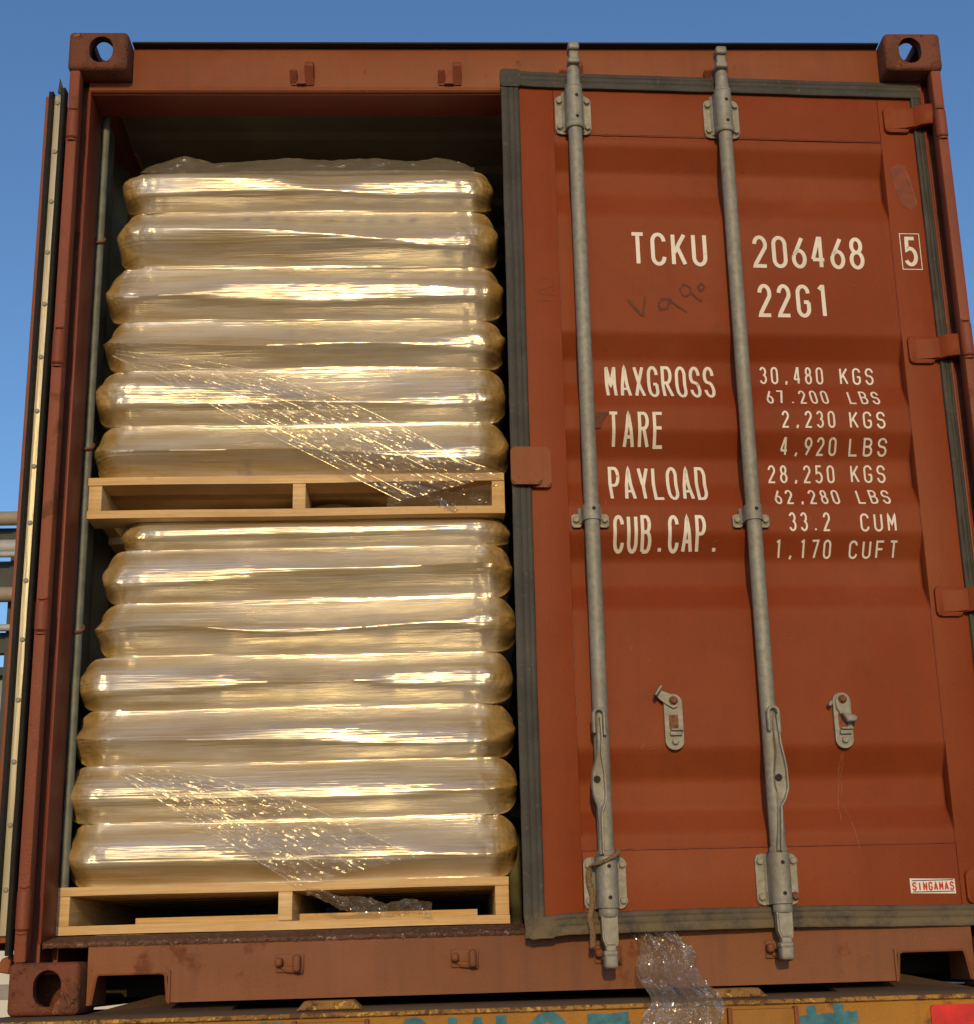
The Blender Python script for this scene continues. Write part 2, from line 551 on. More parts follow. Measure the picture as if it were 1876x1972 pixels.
# door sill with the two fork pockets
def sill_face():
    b = MB()
    y0, y1 = .070, .076
    zt, zb, zp = .1515, .0205, .0885
    b.box(.353, 2.087, y0, y1, zb, zp + .0, 0)
    b.box(.1635, W - .1635, y0, y1, zp, zt, 0)
    # trapezoid cheeks beside the castings
    b.prism([(.163, .0185), (.172, .0185), (.181, .078), (.186, .0885), (.163, .0885)], 'y', y0, y1)
    b.prism([(W - x, z) for x, z in [(.163, .0185), (.172, .0185), (.181, .078), (.186, .0885), (.163, .0885)]], 'y', y0, y1)
    # rounded corners at the pocket's inner top
    for s in (0, 1):
        f = (lambda x: x) if not s else (lambda x: W - x)
        b.prism([(f(.353), .0885), (f(.338), .0885), (f(.348), .0845), (f(.353), .072)], 'y', y0, y1)
    # welded rim round the pockets
    for s in (0, 1):
        f = (lambda x: x) if not s else (lambda x: W - x)
        pts = [(.174, .02), (.184, .078), (.190, .088), (.336, .088), (.346, .082), (.352, .022)]
        b.tube([(f(x), .0685, z) for x, z in pts], .0035, 6)
        x0, x1 = sorted((f(.352), f(.358)))
        b.box(x0, x1, .0635, .0695, .018, .094, .0015)
        b.box(x0, x1, .0765, .22, .018, .089)
        x0, x1 = sorted((f(.176), f(.170)))
        b.box(x0, x1, .0765, .22, .018, .089)
    b.box(.17, W - .17, .0765, .21, .0895, .0935)
    return b
mk('door_sill', sill_face(), M['sill'], cont)
# worn lip and sloping threshold
b = MB()
rows = []
NXl = 900
prof = [(.0695, .150), (.0665, .153), (.0655, .157), (.0675, .1615), (.0740, .1640), (.10, .1685), (.16, .176), (.205, .1795)]
for py, pz in prof:
    r = []
    for i in range(NXl + 1):
        x = .056 + (W - .112) * i / NXl
        k = .0016 * nse(x * 75, py * 300, pz * 300) + .0016 * nse(x * 260, py * 300, 3)
        if py > .07: k *= .5
        r.append((x, py + k, pz + k * .8))
    rows.append(r)
b.grid(rows)
mk('threshold', b, M['lip'], cont)

# cam keepers welded to header and sill
def keeper(x, z, top):
    b = MB()
    y = .0695
    if top:
        b.box(x - .034, x + .030, y - .004, y, z - .034, z + .012, .0015)
        # lugs: lit snub face on top, hollowed and slanting back below
        b.prism([(y - .003, z + .006), (y - .026, z + .002), (y - .031, z - .006), (y - .026, z - .010), (y - .004, z - .030)], 'x', x - .036, x - .016, .002)
        b.prism([(y - .003, z + .036), (y - .014, z + .034), (y - .034, z + .016), (y - .037, z + .006), (y - .030, z + .000), (y - .004, z - .034)], 'x', x + .006, x + .030, .002)
        b.box(x - .018, x + .008, y - .012, y - .003, z - .034, z - .028, .001)
    else:
        b.box(x - .034, x + .032, y - .006, y, z - .020, z + .022, .002)
        b.box(x - .034, x - .016, y - .034, y - .004, z - .006, z + .014, .006)
        b.box(x + .008, x + .026, y - .036, y - .004, z - .020, z + .020, .006)
        b.prism([(x - .03, z - .004), (x + .03, z - .008), (x + .03, z - .024), (x - .01, z - .020)], 'y', y - .012, y - .001, .002)
    return b
for x in (.637, 1.050, 1.392, 1.803):
    mk('cam_keeper', keeper(x, 2.497, True), M['frame'] if x > 1.2 else M['post'], cont, smooth=50)
    mk('cam_keeper', keeper(x, .100, False), M['sill'], cont, smooth=50)

# side walls (outside paint, inside lining), roof, floor, front wall
def wall(left):
    b = MB()
    z0, z1 = .13, 2.50
    def outline(base, amp):
        pts = []
        y = .20
        while y < L - .22:
            for dy, k in ((0, 0), (.070, 0), (.138, 1), (.208, 1), (.276, 0)):
                if dy < .276:
                    pts.append((base + amp * k, min(y + dy, L - .2)))
            y += .276
        return pts
    def sheet(base, amp):
        pts = outline(base, amp)
        b.grid([[(mx(px, left), py, z) for px, py in pts] for z in (z0, z1)])
    sheet(.008, .030)
    nf = len(b.bm.faces)
    sheet(.012, .030)
    b.bm.faces.ensure_lookup_table()
    for i, f in enumerate(b.bm.faces):
        f.material_index = 0 if i < nf else 1
    return b
for left in (True, False):
    mk('side_wall', wall(left), [M['frame'], M['inner']], cont, smooth=20)
    a, c = sorted((mx(.004, left), mx(.060, left)))
    mk('bottom_rail', MB().box(a, c, .20, L - .178, .004, .16, .002), M['frame'], cont)
    mk('top_rail', MB().box(a, c, .20, L - .178, 2.50, 2.575, .004), M['frame'], cont)
b = MB()
rows = []
yy, k = .19, 0
pr = []
while yy < L - .1:
    pr += [(yy, 2.575), (yy + .09, 2.575), (yy + .11, 2.560), (yy + .19, 2.560)]
    yy += .21
b.grid([[(x, y, z) for y, z in pr] for x in (.04, W - .04)])
n0 = len(b.bm.faces)
b.grid([[(x, y, z - .004) for y, z in pr] for x in (.04, W - .04)])
b.bm.faces.ensure_lookup_table()
for i, f in enumerate(b.bm.faces):
    f.material_index = 0 if i < n0 else 1
mk('roof_panel', b, [M['frame'], M['innerdark']], cont, smooth=20)
mk('floor', MB().box(.06, W - .06, .206, L - .05, .15, .1795), M['floor'], cont)
mk('front_wall', MB().box(.04, W - .04, L - .07, L - .04, .12, 2.56), [M['inner']], cont)
mk('front_sill', MB().box(0.05, W - .05, L - .06, L, .0, .16), M['frame'], cont)
for k in range(14):
    mk('floor_crossmember', MB().box(.06, W - .06, .45 + .4 * k, .50 + .4 * k, .03, .148), M['darkhole'], cont)

# galvanised lashing bar standing inside the left corner, with its welded rings
b = MB()
pts = []
for i in range(60):
    z = .19 + 2.28 * i / 59
    pts.append((.0625 + .0012 * nse(0, 0, z * 4), .212, z))
b.tube(pts, .0115, 12)
M['bar'] = plain('dull_grey_bar', (.135, .15, .125), .5, scale=25, var=.35)
lb = mk('lashing_bar', b, M['bar'], cont)
for z in (.95, 1.45, 2.06):
    rg = MB()
    rg.tube([(.062 + .016 * math.cos(a), .206 + .010 * math.sin(a), z + .012 * math.sin(a)) for a in [2 * math.pi * k / 14 for k in range(14)]], .004, 6, closed=True)
    mk('lashing_ring', rg, M['boltrust'], lb)

# hinge barrels on both posts
for left in (True, False):
    for z0, z1 in ((.190, .283), (.900, .975), (1.605, 1.700), (2.262, 2.345)):
        b = MB()
        cx = mx(.0225, left)
        b.tube([(cx, .012, z0), (cx, .012, z0 + .004), (cx, .012, z1 - .004), (cx, .012, z1)], [.013, .0165, .0165, .013], 14)
        b.tube([(cx, .012, z1 + .004), (cx, .012, z1 + .009)], .013, 12)
        b.tube([(cx, .012, z0 - .008), (cx, .012, z0 - .003)], .014, 12)
        mk('hinge_barrel', b, M['post'], cont, smooth=40)

# ------------------------------------------------------------ RIGHT DOOR (ajar 3 degrees)
PIV = (2.39, .08, 0.0)
DTH = R(3.0)
PROF = [(2.7, .08), (2.255, .08), (2.185, .12), (2.118, .12), (2.040, .08), (1.693, .08), (1.625, .12), (1.557, .12), (1.484, .08), (1.416, .08), (1.347, .12), (1.279, .12), (1.211, .08), (1.137, .08), (1.071, .12), (1.002, .12), (.937, .08), (.583, .08), (.510, .12), (.436, .12), (.377, .08), (-.1, .08)]
def prof_raw(z):
    for (a, ya), (c, yc) in zip(PROF, PROF[1:]):
        if c <= z <= a:
            return ya + (yc - ya) * (a - z) / (a - c)
    return .08
def door_y(x, z):
    s = sum(prof_raw(z + d) for d in (-.009, -.0045, 0, .0045, .009)) / 5
    if x > 2.262 or x < 1.33 or z > 2.283 or z < .34:
        return .0775
    edge = min(1, (x - 1.33) / .15, (2.262 - x) / .15)
    return s + .0022 * nse(x * 2.6, z * 3.1, 1.3) * max(0, edge)
b = MB()
rows = []
nzr = 420
for j in range(nzr + 1):
    z = .334 + (2.290 - .334) * j / nzr
    rows.append([(1.328 + (2.266 - 1.328) * i / 48, door_y(min(max(1.331 + (2.261 - 1.331) * i / 48, 1.331), 2.261), min(max(z, .341), 2.282)), z) for i in range(49)])
b.grid(rows)
# frame members
b.box(1.205, 1.3315, .0775, .130, .158, 2.458, .002)
b.box(2.2605, 2.374, .0775, .130, .158, 2.458, .002)
b.box(1.332, 2.260, .0775, .130, 2.2835, 2.458, .002)
b.box(1.332, 2.260, .0775, .130, .158, .3395, .002)
b.box(1.24, 2.34, .131, .133, .2, 2.4)
door = mk('right_door', b, M['door'], cont, off=PIV, smooth=30)
door.location = PIV
door.rotation_euler.z = DTH
tag(door, 'right door standing slightly ajar')
def dk(name, mb, mat, **k):
    return mk(name, mb, mat, door, off=PIV, **k)

# weld seams round the corrugated panel
b = MB()
for x0, wd in ((1.3322, .0014), (2.2598, .0016)):
    pts = []
    for j in range(260):
        z = .345 + 1.935 * j / 259
        pts.append((x0 + .0012 * nse(3, 1, z * 60), door_y(1.35, z) - .0006, z))
    b.tube(pts, wd, 5)
for z0 in (2.2815, .3415):
    b.tube([(1.333 + .926 * j / 120, .0785 + .0008 * nse(j * .7, 2, 1), z0 + .0012 * nse(j * .3, 5, 1)) for j in range(121)], .0018, 5)
dk('weld_seam', b, M['jamb'])

# gasket: ribbed frame of rubber
def gasket_bar(p, q, wid, horizontal):
    b = MB()
    n = 90
    # cross-section offsets (across, y)
    sec = [(-.5, .078), (-.5, .067), (-.44, .0655), (-.12, .0662), (-.08, .0680), (-.03, .0664), (.16, .0664), (.22, .0680), (.27, .0662), (.44, .0670), (.5, .070), (.5, .078)]
    rows = []
    for i in range(n + 1):
        t = i / n
        a = p + (q - p) * t
        wob = .0016 * nse(a * 5, wid * 40, 2.2)
        r = []
        for s_, y in sec:
            c = s_ * wid + wob + .0006 * nse(a * 40, s_ * 9, 1)
            r.append((a, c, y + .0008 * nse(a * 8, s_ * 3, 4)))
        rows.append(r)
    return rows
gb = MB()
def put(rows, f):
    vs = gb.grid([[f(*pt) for pt in r] for r in rows])
    gb.bm.faces.new(vs[0]); gb.bm.faces.new(vs[-1][::-1])
put(gasket_bar(.142, 2.466, .050, False), lambda a, c, y: (1.2115 + c + (.003 if a < .19 else 0), y, a))
put(gasket_bar(.160, 2.440, .030, False), lambda a, c, y: (2.3715 + c, y + .0006, a))
put(gasket_bar(1.190, 2.384, .048, True), lambda a, c, y: (a, y - .0012, 2.4445 + c + .006 * max(0, (1.27 - a) / .08)))
put(gasket_bar(1.205, 2.384, .050, True), lambda a, c, y: (a, y - .0010, .1715 + c - .008 * max(0, (1.29 - a) / .08) + .004 * math.sin((a - 1.3) * 4.0)))
dk('door_gasket', gb, M['gasket'], smooth=50)
dk('gasket_corner', MB().prism(rrect(1.184, 1.240, 2.418, 2.473, .008), 'y', .0620, .077, .002), M['gasket'])
dk('gasket_corner', MB().prism(rrect(1.193, 1.262, .140, .186, .008), 'y', .0625, .077, .002), M['gasket'])

# lock tab on the meeting edge
b = MB()
b.prism(rrect(1.183, 1.262, 1.256, 1.357, .012), 'y', .048, .058, .004, 2)
b.prism(rrect(1.236, 1.288, 1.252, 1.360, .012), 'y', .0605, .0775, .004, 2)
dk('lock_tab', b, M['frame'], smooth=50)

# hinge blades of the right door
for z in (.235, .950, 1.648, 2.349):
    b = MB()
    b.prism(rrect(2.272, 2.345, z - .040, z + .040, .013), 'y', .066, .0772, .003)
    pr = [(2.335, .0665), (2.352, .055), (2.362, .036), (2.385, .028), (2.404, .026), (2.404, .036), (2.388, .040), (2.374, .047), (2.362, .066), (2.340, .0775)]
    b.prism(pr, 'z', z - .031, z + .031, .0025)
    b.prism([(2.29, .0655), (2.33, .0625), (2.352, .050), (2.352, .056), (2.33, .0675), (2.29, .0675)], 'z', z - .028, z + .028, .001)
    dk('door_hinge', b, M['door'], smooth=45)

# ---- locking rods and their brackets
def hexbolt():
    b = MB()
    b.tube([(0, .003, 0), (0, -.001, 0)], .0115, 16)
    b.tube([(0, -.001, 0), (0, -.0075, 0), (0, -.009, 0)], [.0088, .0088, .0070], 6)
    return b
bolt_o = dk('bolt', hexbolt(), M['steel'], smooth=25)
bolt_me = bolt_o.data
for v_ in bolt_me.vertices:
    v_.co += Vector(PIV)
bpy.data.objects.remove(bolt_o)
def bolt(x, y, z, rusty=False):
    me = bolt_me
    if rusty:
        me = bpy.data.meshes.get('bolt_rusty') or bolt_me.copy()
        me.name = 'bolt_rusty'
        me.materials.clear(); me.materials.append(M['boltrust'])
    o = link('bolt', me, door, Vector((x, y, z)) - Vector(PIV))
    o.rotation_euler.y = random.uniform(0, 1)
    return o
def pinhole(x, y, z):  # dark disc painted as the shade inside a rivet hole
    b = MB()
    b.tube([(x, y + .003, z), (x, y - .0006, z)], .0048, 12)
    dk('rivet_or_hole', b, M['darkhole'])

AY = .040       # rod axis depth
def rod_pts(x, z0, z1, n=50):
    return [(x + .0005 * nse(x * 9, 1, z * 1.6), AY + .0008 * nse(2, x * 3, z * 2), z) for z in [z0 + (z1 - z0) * i / n for i in range(n + 1)]]
def omega(x, r, yb=.0755, flange=.049, t=.006):
    """half-round clamp cross-section in x,y"""
    out = [(x - flange, yb), (x - flange, yb - t)]
    out += [(x - r - .008, yb - t), (x - r - .001, yb - t - .006)]
    for k in range(13):
        a = R(180 + 15 * k)
        out.append((x + r * math.cos(a), AY + r * math.sin(a)))
    out += [(x + r + .001, yb - t - .006), (x + r + .008, yb - t), (x + flange, yb - t), (x + flange, yb)]
    return out
def stad(x, z0, z1, hw, n=10):
    return rrect(x - hw, x + hw, z0, z1, hw * .98, n)

for ri, x in enumerate((1.3845, 1.803)):
    b = MB()
    b.tube(rod_pts(x, .20, 2.42), .0192, 20)
    dk('locking_rod', b, M['steel'])
    # top bracket: plate, housing, collar
    b = MB()
    b.prism(rrect(x - .050, x + .050, 2.277, 2.397, .016), 'y', .0700, .0765, .002)
    b.prism(omega(x, .0235, flange=.031), 'z', 2.283, 2.405, .0015)
    b.tube([(x, AY, 2.274), (x, AY, 2.277), (x, AY, 2.290), (x, AY, 2.293)], [.0235, .026, .026, .0235], 22)
    b.tube([(x, AY, 2.398), (x, AY, 2.401), (x, AY, 2.407), (x, AY, 2.410)], [.0215, .0245, .0245, .021], 22)
    dk('rod_bracket', b, M['steel'], smooth=40)
    for sx in (-1, 1):
        for z in (2.297, 2.377):
            bolt(x + sx * .039, .0695, z)
    for z in (2.303, 2.368):
        pinhole(x + .004, AY - .0235, z)
    # mid clamp
    b = MB()
    b.prism(omega(x, .0228, flange=.030), 'z', 1.156, 1.197, .002)
    for s in (-1, 1):
        b.prism(rrect(*sorted((x + s * .022, x + s * .048)), 1.147, 1.182, .006), 'y', .0690, .0760, .002)
    dk('rod_bracket', b, M['steel'], smooth=40)
    for s in (-1, 1):
        bolt(x + s * .037, .0685, 1.166)
    pinhole(x + .003, AY - .0228, 1.183)
    # bottom bracket
    b = MB()
    b.prism(rrect(x - .052, x + .050, .203, .324, .013), 'y', .0690, .0765, .002)
    b.prism(omega(x, .0250, flange=.034), 'z', .204, .323, .001)
    b.tube([(x, AY, .322), (x, AY, .326), (x, AY, .334), (x, AY, .338)], [.021, .023, .023, .0195], 20)
    b.tube([(x, AY, .184), (x, AY, .187), (x, AY, .200), (x, AY, .203)], [.0215, .0235, .0235, .0215], 20)
    dk('rod_bracket', b, M['steel'], smooth=40)
    for sx in (-1, 1):
        for z in (.222, .306):
            bolt(x + sx * .041, .0685, z, rusty=(sx == 1 and z < .25 and ri == 1))
    for z in (.228, .300):
        pinhole(x + .002, AY - .025, z)
    # top cam: neck and hooked head
    b = MB()
    b.tube([(x, AY, 2.405), (x, AY, 2.418), (x + .000, AY, 2.448), (x, AY - .002, 2.462), (x, AY - .004, 2.470)], [.0195, .0190, .0180, .0165, .0140], 18)
    b.tube([(x, AY, 2.446), (x, AY, 2.449), (x, AY, 2.453), (x, AY, 2.456)], [.017, .0195, .0195, .017], 18)
    lx = -.002 if ri else .001
    b.box(x - .017 + lx, x + .016 + lx, .010, .050, 2.466, 2.484, .005)
    b.box(x - .013 + lx, x + .013 + lx, .014, .046, 2.480, 2.508, .004)
    b.box(x - .016 + lx, x + .015 + lx, .004, .048, 2.506, 2.530, .006)
    dk('cam_head', b, M['steel'], smooth=50)
    # bottom cam
    b = MB()
    dz = .008 if ri else 0
    b.prism([(x - .0195, .186), (x + .0185, .186), (x + .0185, .130 + dz), (x + .016, .118 + dz), (x - .012, .118 + dz), (x - .0185, .134 + dz)], 'y', .022, .054, .004, 2)
    b.box(x - .012, x + .013, .022, .050, .104 + dz, .120 + dz, .003)
    b.box(x - .0185, x + .0145, .014, .050, .096 + dz, .108 + dz, .004)
    b.box(x - .0175, x + .0140, .012, .048, .068 + dz, .099 + dz, .006)
    dk('cam_head', b, M['steel'], smooth=50)
    # handle hub (bent strap) and the handle folded down along the rod
    hx = x - .008 if ri == 0 else x + .005
    sgn = 1
    b = MB()
    loop = [(hx - .0125, .010, .614), (hx - .0125, .010, .655)]
    loop += [(hx - .0125 * math.cos(R(a)), .010, .660 + .012 * math.sin(R(a))) for a in range(15, 180, 15)]
    loop += [(hx + .0125, .010, .655), (hx + .0125, .010, .608)]
    b.tube(loop, .0042, 8)
    b.box(hx - .017, hx - .0095, .008, .034, .616, .664, .002)
    b.box(hx + .0095, hx + .017, .008, .034, .610, .664, .002)
    dk('handle_hub', b, M['steel'], smooth=50)
    if ri == 0:
        left_e = [(-.006, .655), (-.007, .600), (-.010, .560), (-.022, .520), (-.0235, .485), (-.020, .462), (-.012, .440), (-.010, .400), (-.012, .328)]
        right_e = [(-.001, .328), (-.001, .400), (.000, .425), (.010, .448), (.012, .470), (.010, .520), (.004, .560), (.007, .600), (.006, .655)]
        cx0 = 1.3765
        hole = (1.3655, .503)
    else:
        left_e = [(-.006, .650), (-.007, .600), (-.006, .560), (-.012, .520), (-.013, .485), (-.008, .462), (-.010, .430), (-.011, .400), (-.020, .325)]
        right_e = [(-.008, .325), (-.002, .400), (.000, .430), (.012, .448), (.021, .475), (.020, .520), (.015, .550), (.009, .580), (.006, .650)]
        cx0 = 1.812
        hole = (1.809, .500)
    b = MB()
    rows_f, rows_b = [], []
    n = 60
    def interp(ed, z):
        ed = sorted(ed, key=lambda q: q[1])
        for (xa, za), (xb, zb) in zip(ed, ed[1:]):
            if za <= z <= zb:
                return xa + (xb - xa) * (z - za) / (zb - za)
        return ed[0][0] if z < ed[0][1] else ed[-1][0]
    rows = []
    for i in range(n + 1):
        z = .327 + .325 * i / n
        a, c = cx0 + interp(left_e, z), cx0 + interp(right_e, z)
        tw = .006 * math.sin((z - .33) * 22)
        yf = .0085 + .003 * math.sin(z * 30)
        mid = (a + c) / 2 + tw * .3
        rows.append([(a, yf + .016, z), (a, yf + .006 + tw * .4, z), (a + .0025, yf + .003 + tw * .5, z), (mid, yf + .002, z), (c - .006, yf + .001 - tw * .3, z), (c - .0045, yf - .006, z), (c - .001, yf - .006, z), (c, yf - .002, z), (c, yf + .016, z)])
    vs = b.grid(rows)
    b.grid([[r[-1], r[0]] for r in rows])
    b.bm.faces.new(vs[0]); b.bm.faces.new(vs[-1][::-1])
    dk('door_handle', b, M['steel'], smooth=40)
    hb = MB()
    hb.tube([(hole[0], .014, hole[1]), (hole[0], .0075, hole[1])], .0085, 12)
    dk('handle_hole', hb, M['darkhole'])

# handle retainer plates
def retainer(x0, x1, z0, z1, open_flap):
    cx = (x0 + x1) / 2
    b = MB()
    b.prism(stad(cx, z0, z1, (x1 - x0) / 2), 'y', .0655, .0775, .002)
    b.box(cx - .010, cx + .020, .048, .067, z0 + .045, z0 + .050, .0015)
    b.box(cx - .012, cx + .018, .056, .067, z0 + .034, z0 + .045, .002)
    dk('handle_retainer', b, M['steel'], smooth=40)
    h = MB().box(cx - .012, cx + .011, .0645, .066, z0 + .0505, z0 + .086)
    dk('retainer_slot', h, M['boltrust'])
    bolt(cx, .0655, z0 + .020)
    f = MB()
    if open_flap:
        f.prism([(cx + .014, z1 - .018), (cx + .010, z1 - .034), (cx - .002, z1 - .037), (cx - .016, z1 - .028), (cx - .034, z1 - .014), (cx - .044, z1 - .004), (cx - .034, z1 + .012), (cx - .020, z1 + .002), (cx + .002, z1 - .003)], 'y', .058, .0645, .0015)
        f.box(cx - .043, cx - .038, .032, .060, z1 - .010, z1 + .018, .001, rot=R(35))
    else:
        f.prism([(cx - .018, z1 - .020), (cx - .012, z1 - .004), (cx, z1 - .001), (cx + .014, z1 - .008), (cx + .019, z1 - .022), (cx + .019, z1 - .045), (cx + .010, z1 - .062), (cx - .006, z1 - .058), (cx - .016, z1 - .040)], 'y', .058, .0645, .0015)
        f.prism([(cx - .008, z1 - .055), (cx + .022, z1 - .060), (cx + .030, z1 - .066), (cx + .026, z1 - .076), (cx + .004, z1 - .077)], 'y', .038, .060, .003)
        f.box(cx - .036, cx - .028, .050, .068, z1 - .036, z1 - .022, .002, rot=R(30))
    dk('retainer_latch', f, M['steel'], smooth=40)
    bolt(cx + .000, .0575, z1 - .018, rusty=True)
retainer(1.548, 1.594, .578, .716, True)
retainer(1.977, 2.022, .576, .715, False)

# ---- stencilled lettering that follows the corrugation
def arc(cx, cy, rx, ry, a0, a1, n=14):
    return [(cx + rx * math.cos(R(a0 + (a1 - a0) * i / n)), cy + ry * math.sin(R(a0 + (a1 - a0) * i / n))) for i in range(n + 1)]
r_ = .24
G = {
 'O': [arc(.5, 1 - r_, .5, r_, 0, 180) + arc(.5, r_, .5, r_, 180, 360) + [(1, 1 - r_)]],
 'C': [arc(.5, 1 - r_, .5, r_, 0, 180) + arc(.5, r_, .5, r_, 180, 360)],
 'G': [arc(.5, 1 - r_, .5, r_, 0, 180) + arc(.5, r_, .5, r_, 180, 360) + [(1, .46)], [(1.04, .46), (.55, .46)]],
 'U': [[(0, 1)] + arc(.5, r_, .5, r_, 180, 360) + [(1, 1)]],
 'S': [arc(.5, .755, .5, .245, 0, 235, 18) + arc(.5, .265, .5, .265, 70, -180, 18)],
 '2': [arc(.5, .74, .48, .26, 175, -25, 16) + [(.06, .08), (.0, 0), (1, 0)]],
 '3': [arc(.47, .75, .46, .25, 160, -80, 16), arc(.47, .27, .52, .27, 85, -160, 18)],
 '4': [[(.72, 0), (.72, 1), (.58, 1), (0, .27)], [(-.02, .26), (1, .26)]],
 '5': [[(.95, 1), (.14, 1), (.09, .56)] + arc(.42, .30, .56, .31, 105, -150, 20)],
 '6': [[(.82, 1), (.16, .46)] + arc(.5, .28, .49, .28, 150, -205, 24)],
 '7': [[(0, 1), (1, 1), (.38, 0)]],
 '8': [arc(.5, .765, .41, .235, 0, 360, 20), arc(.5, .27, .49, .27, 0, 360, 22)],
 '9': [[(.18, 0), (.84, .54)] + arc(.5, .72, .49, .28, -30, 325, 24)],
 '1': [[(.25, .90), (.52, 1), (.62, 1), (.62, 0)]],
 'T': [[(0, 1), (1, 1)], [(.5, .97), (.5, 0)]],
 'K': [[(0, 0), (0, 1)], [(1, 1), (.05, .38)], [(.34, .60), (1, 0)]],
 'M': [[(0, 0), (0, 1), (.5, .38), (1, 1), (1, 0)]],
 'A': [[(-.02, 0), (.5, 1), (1.02, 0)], [(.2, .27), (.8, .27)]],
 'X': [[(0, 1), (1, 0)], [(1, 1), (0, 0)]],
 'R': [[(0, 0), (0, 1), (.5, 1)] + arc(.52, .755, .46, .245, 90, -90) + [(.03, .51)], [(.5, .49), (1, 0)]],
 'P': [[(0, 0), (0, 1), (.5, 1)] + arc(.52, .74, .48, .26, 90, -90) + [(.03, .48)]],
 'B': [[(0, 0), (0, 1), (.5, 1)] + arc(.5, .765, .44, .235, 90, -90) + [(.03, .53)], [(.4, .53)] + arc(.5, .265, .5, .265, 90, -90) + [(0, 0)]],
 'E': [[(1, 1), (0, 1), (0, 0), (1, 0)], [(.03, .53), (.88, .53)]],
 'F': [[(1, 1), (0, 1), (0, 0)], [(.03, .53), (.85, .53)]],
 'L': [[(0, 1), (0, 0), (1, 0)]],
 'Y': [[(0, 1), (.5, .45), (1, 1)], [(.5, .47), (.5, 0)]],
 'D': [[(0, 0), (0, 1), (.45, 1)] + arc(.45, .72, .55, .28, 90, 0) + arc(.45, .28, .55, .28, 0, -90) + [(0, 0)]],
 'N': [[(0, 0), (0, 1), (1, 0), (1, 1)]],
 'I': [[(.5, 0), (.5, 1)]],
 '.': [[(.5, -.0), (.5, .10)]],
 ',': [[(.62, .14), (.42, -.08)]],
}
G['0'] = G['O']
def stroke(bm, pts, th, surf, lift, closed=False, wob=0.0):
    """ribbon of width th along a polyline (x,z); surf gives y"""
    P = [Vector(p) for p in pts]
    Q = [P[0]]
    for a, c in zip(P, P[1:]):
        d = (c - a).length
        if d < 1e-6:
            continue
        n = max(1, int(d / .005))
        for k in range(1, n + 1):
            Q.append(a + (c - a) * k / n)
    closed = (Q[0] - Q[-1]).length < 1e-5 and len(Q) > 8
    n = len(Q)
    A, B = [], []
    for i in range(n):
        if closed:
            p0 = Q[i - 1] if i else Q[-2]
            p1 = Q[i + 1] if i < n - 1 else Q[1]
        else:
            p0, p1 = Q[max(i - 1, 0)], Q[min(i + 1, n - 1)]
        d0 = (Q[i] - p0); d1 = (p1 - Q[i])
        if d0.length < 1e-9: d0 = d1
        if d1.length < 1e-9: d1 = d0
        d0.normalize(); d1.normalize()
        t = d0 + d1
        if t.length < .2: t = d1.copy()
        t.normalize()
        nrm = Vector((-t.y, t.x))
        mi = min(1.9, 1 / max(.4, abs(nrm.dot(Vector((-d1.y, d1.x))))))
        hw = th / 2 * mi
        if wob: hw *= 1 + wob * nse(Q[i].x * 90, Q[i].y * 90, 1)
        for lst, s in ((A, 1), (B, -1)):
            q = Q[i] + nrm * hw * s
            lst.append(bm.verts.new((q.x, surf(q.x, q.y) - lift, q.y)))
    for i in range(n - 1):
        bm.faces.new((A[i], A[i + 1], B[i + 1], B[i]))
def lettering(txt, x0, x1, z0, z1, th, gap=.26, surf=door_y, parent=door, mat=None, lift=.0016, name='stencil_lettering', off=PIV):
    bm = bmesh.new()
    n = len(txt)
    pitch = (x1 - x0) / (n - gap)
    wd = pitch * (1 - gap)
    for i, ch in enumerate(txt):
        if ch == ' ':
            continue
        gx = x0 + i * pitch + th / 2
        gw = wd - th
        for k, st in enumerate(G[ch]):
            stroke(bm, [(gx + u * gw, z0 + th / 2 + v * (z1 - z0 - th)) for u, v in st], th, surf, lift + k * .0003)
    return mk(name, bm, mat or M['letter'], parent, off=off, smooth=0)
TX = [('TCKU', 1.527, 1.738, 1.888, 1.987, .0108), ('206468', 1.865, 2.178, 1.887, 1.984, .0108), ('22G1', 1.869, 2.068, 1.741, 1.839, .0108),
 ('MAXGROSS', 1.447, 1.743, 1.514, 1.612, .0085), ('30,480', 1.869, 2.044, 1.563, 1.613, .0052), ('KGS', 2.090, 2.184, 1.563, 1.612, .0052),
 ('67.200', 1.876, 2.045, 1.494, 1.542, .0052), ('LBS', 2.100, 2.186, 1.494, 1.540, .0052), ('TARE', 1.444, 1.592, 1.372, 1.466, .0085),
 ('2,230', 1.909, 2.053, 1.424, 1.472, .0052), ('KGS', 2.092, 2.190, 1.423, 1.471, .0052), ('4,920', 1.905, 2.057, 1.357, 1.401, .0052),
 ('LBS', 2.091, 2.195, 1.356, 1.400, .0052), ('PAYLOAD', 1.444, 1.703, 1.227, 1.327, .0085), ('28,250', 1.871, 2.051, 1.283, 1.333, .0052),
 ('KGS', 2.095, 2.190, 1.284, 1.334, .0052), ('62,280', 1.876, 2.050, 1.214, 1.261, .0052), ('LBS', 2.098, 2.187, 1.215, 1.261, .0052),
 ('CUB.CAP.', 1.445, 1.722, 1.088, 1.183, .0088), ('33.2', 1.906, 2.016, 1.140, 1.191, .0052), ('CUM', 2.096, 2.192, 1.139, 1.188, .0052),
 ('1,170', 1.868, 2.019, 1.075, 1.120, .0052), ('CUFT', 2.067, 2.198, 1.075, 1.118, .0052)]
for t_, a, c, z0, z1, th in TX:
    small = th < .006
    lettering(t_, a, c, z0, z1, th, gap=.36 if small else (.22 if len(t_) > 5 else .26))
lettering('5', 2.2925, 2.330, 1.899, 1.988, .0108, gap=0.0)
bm = bmesh.new()
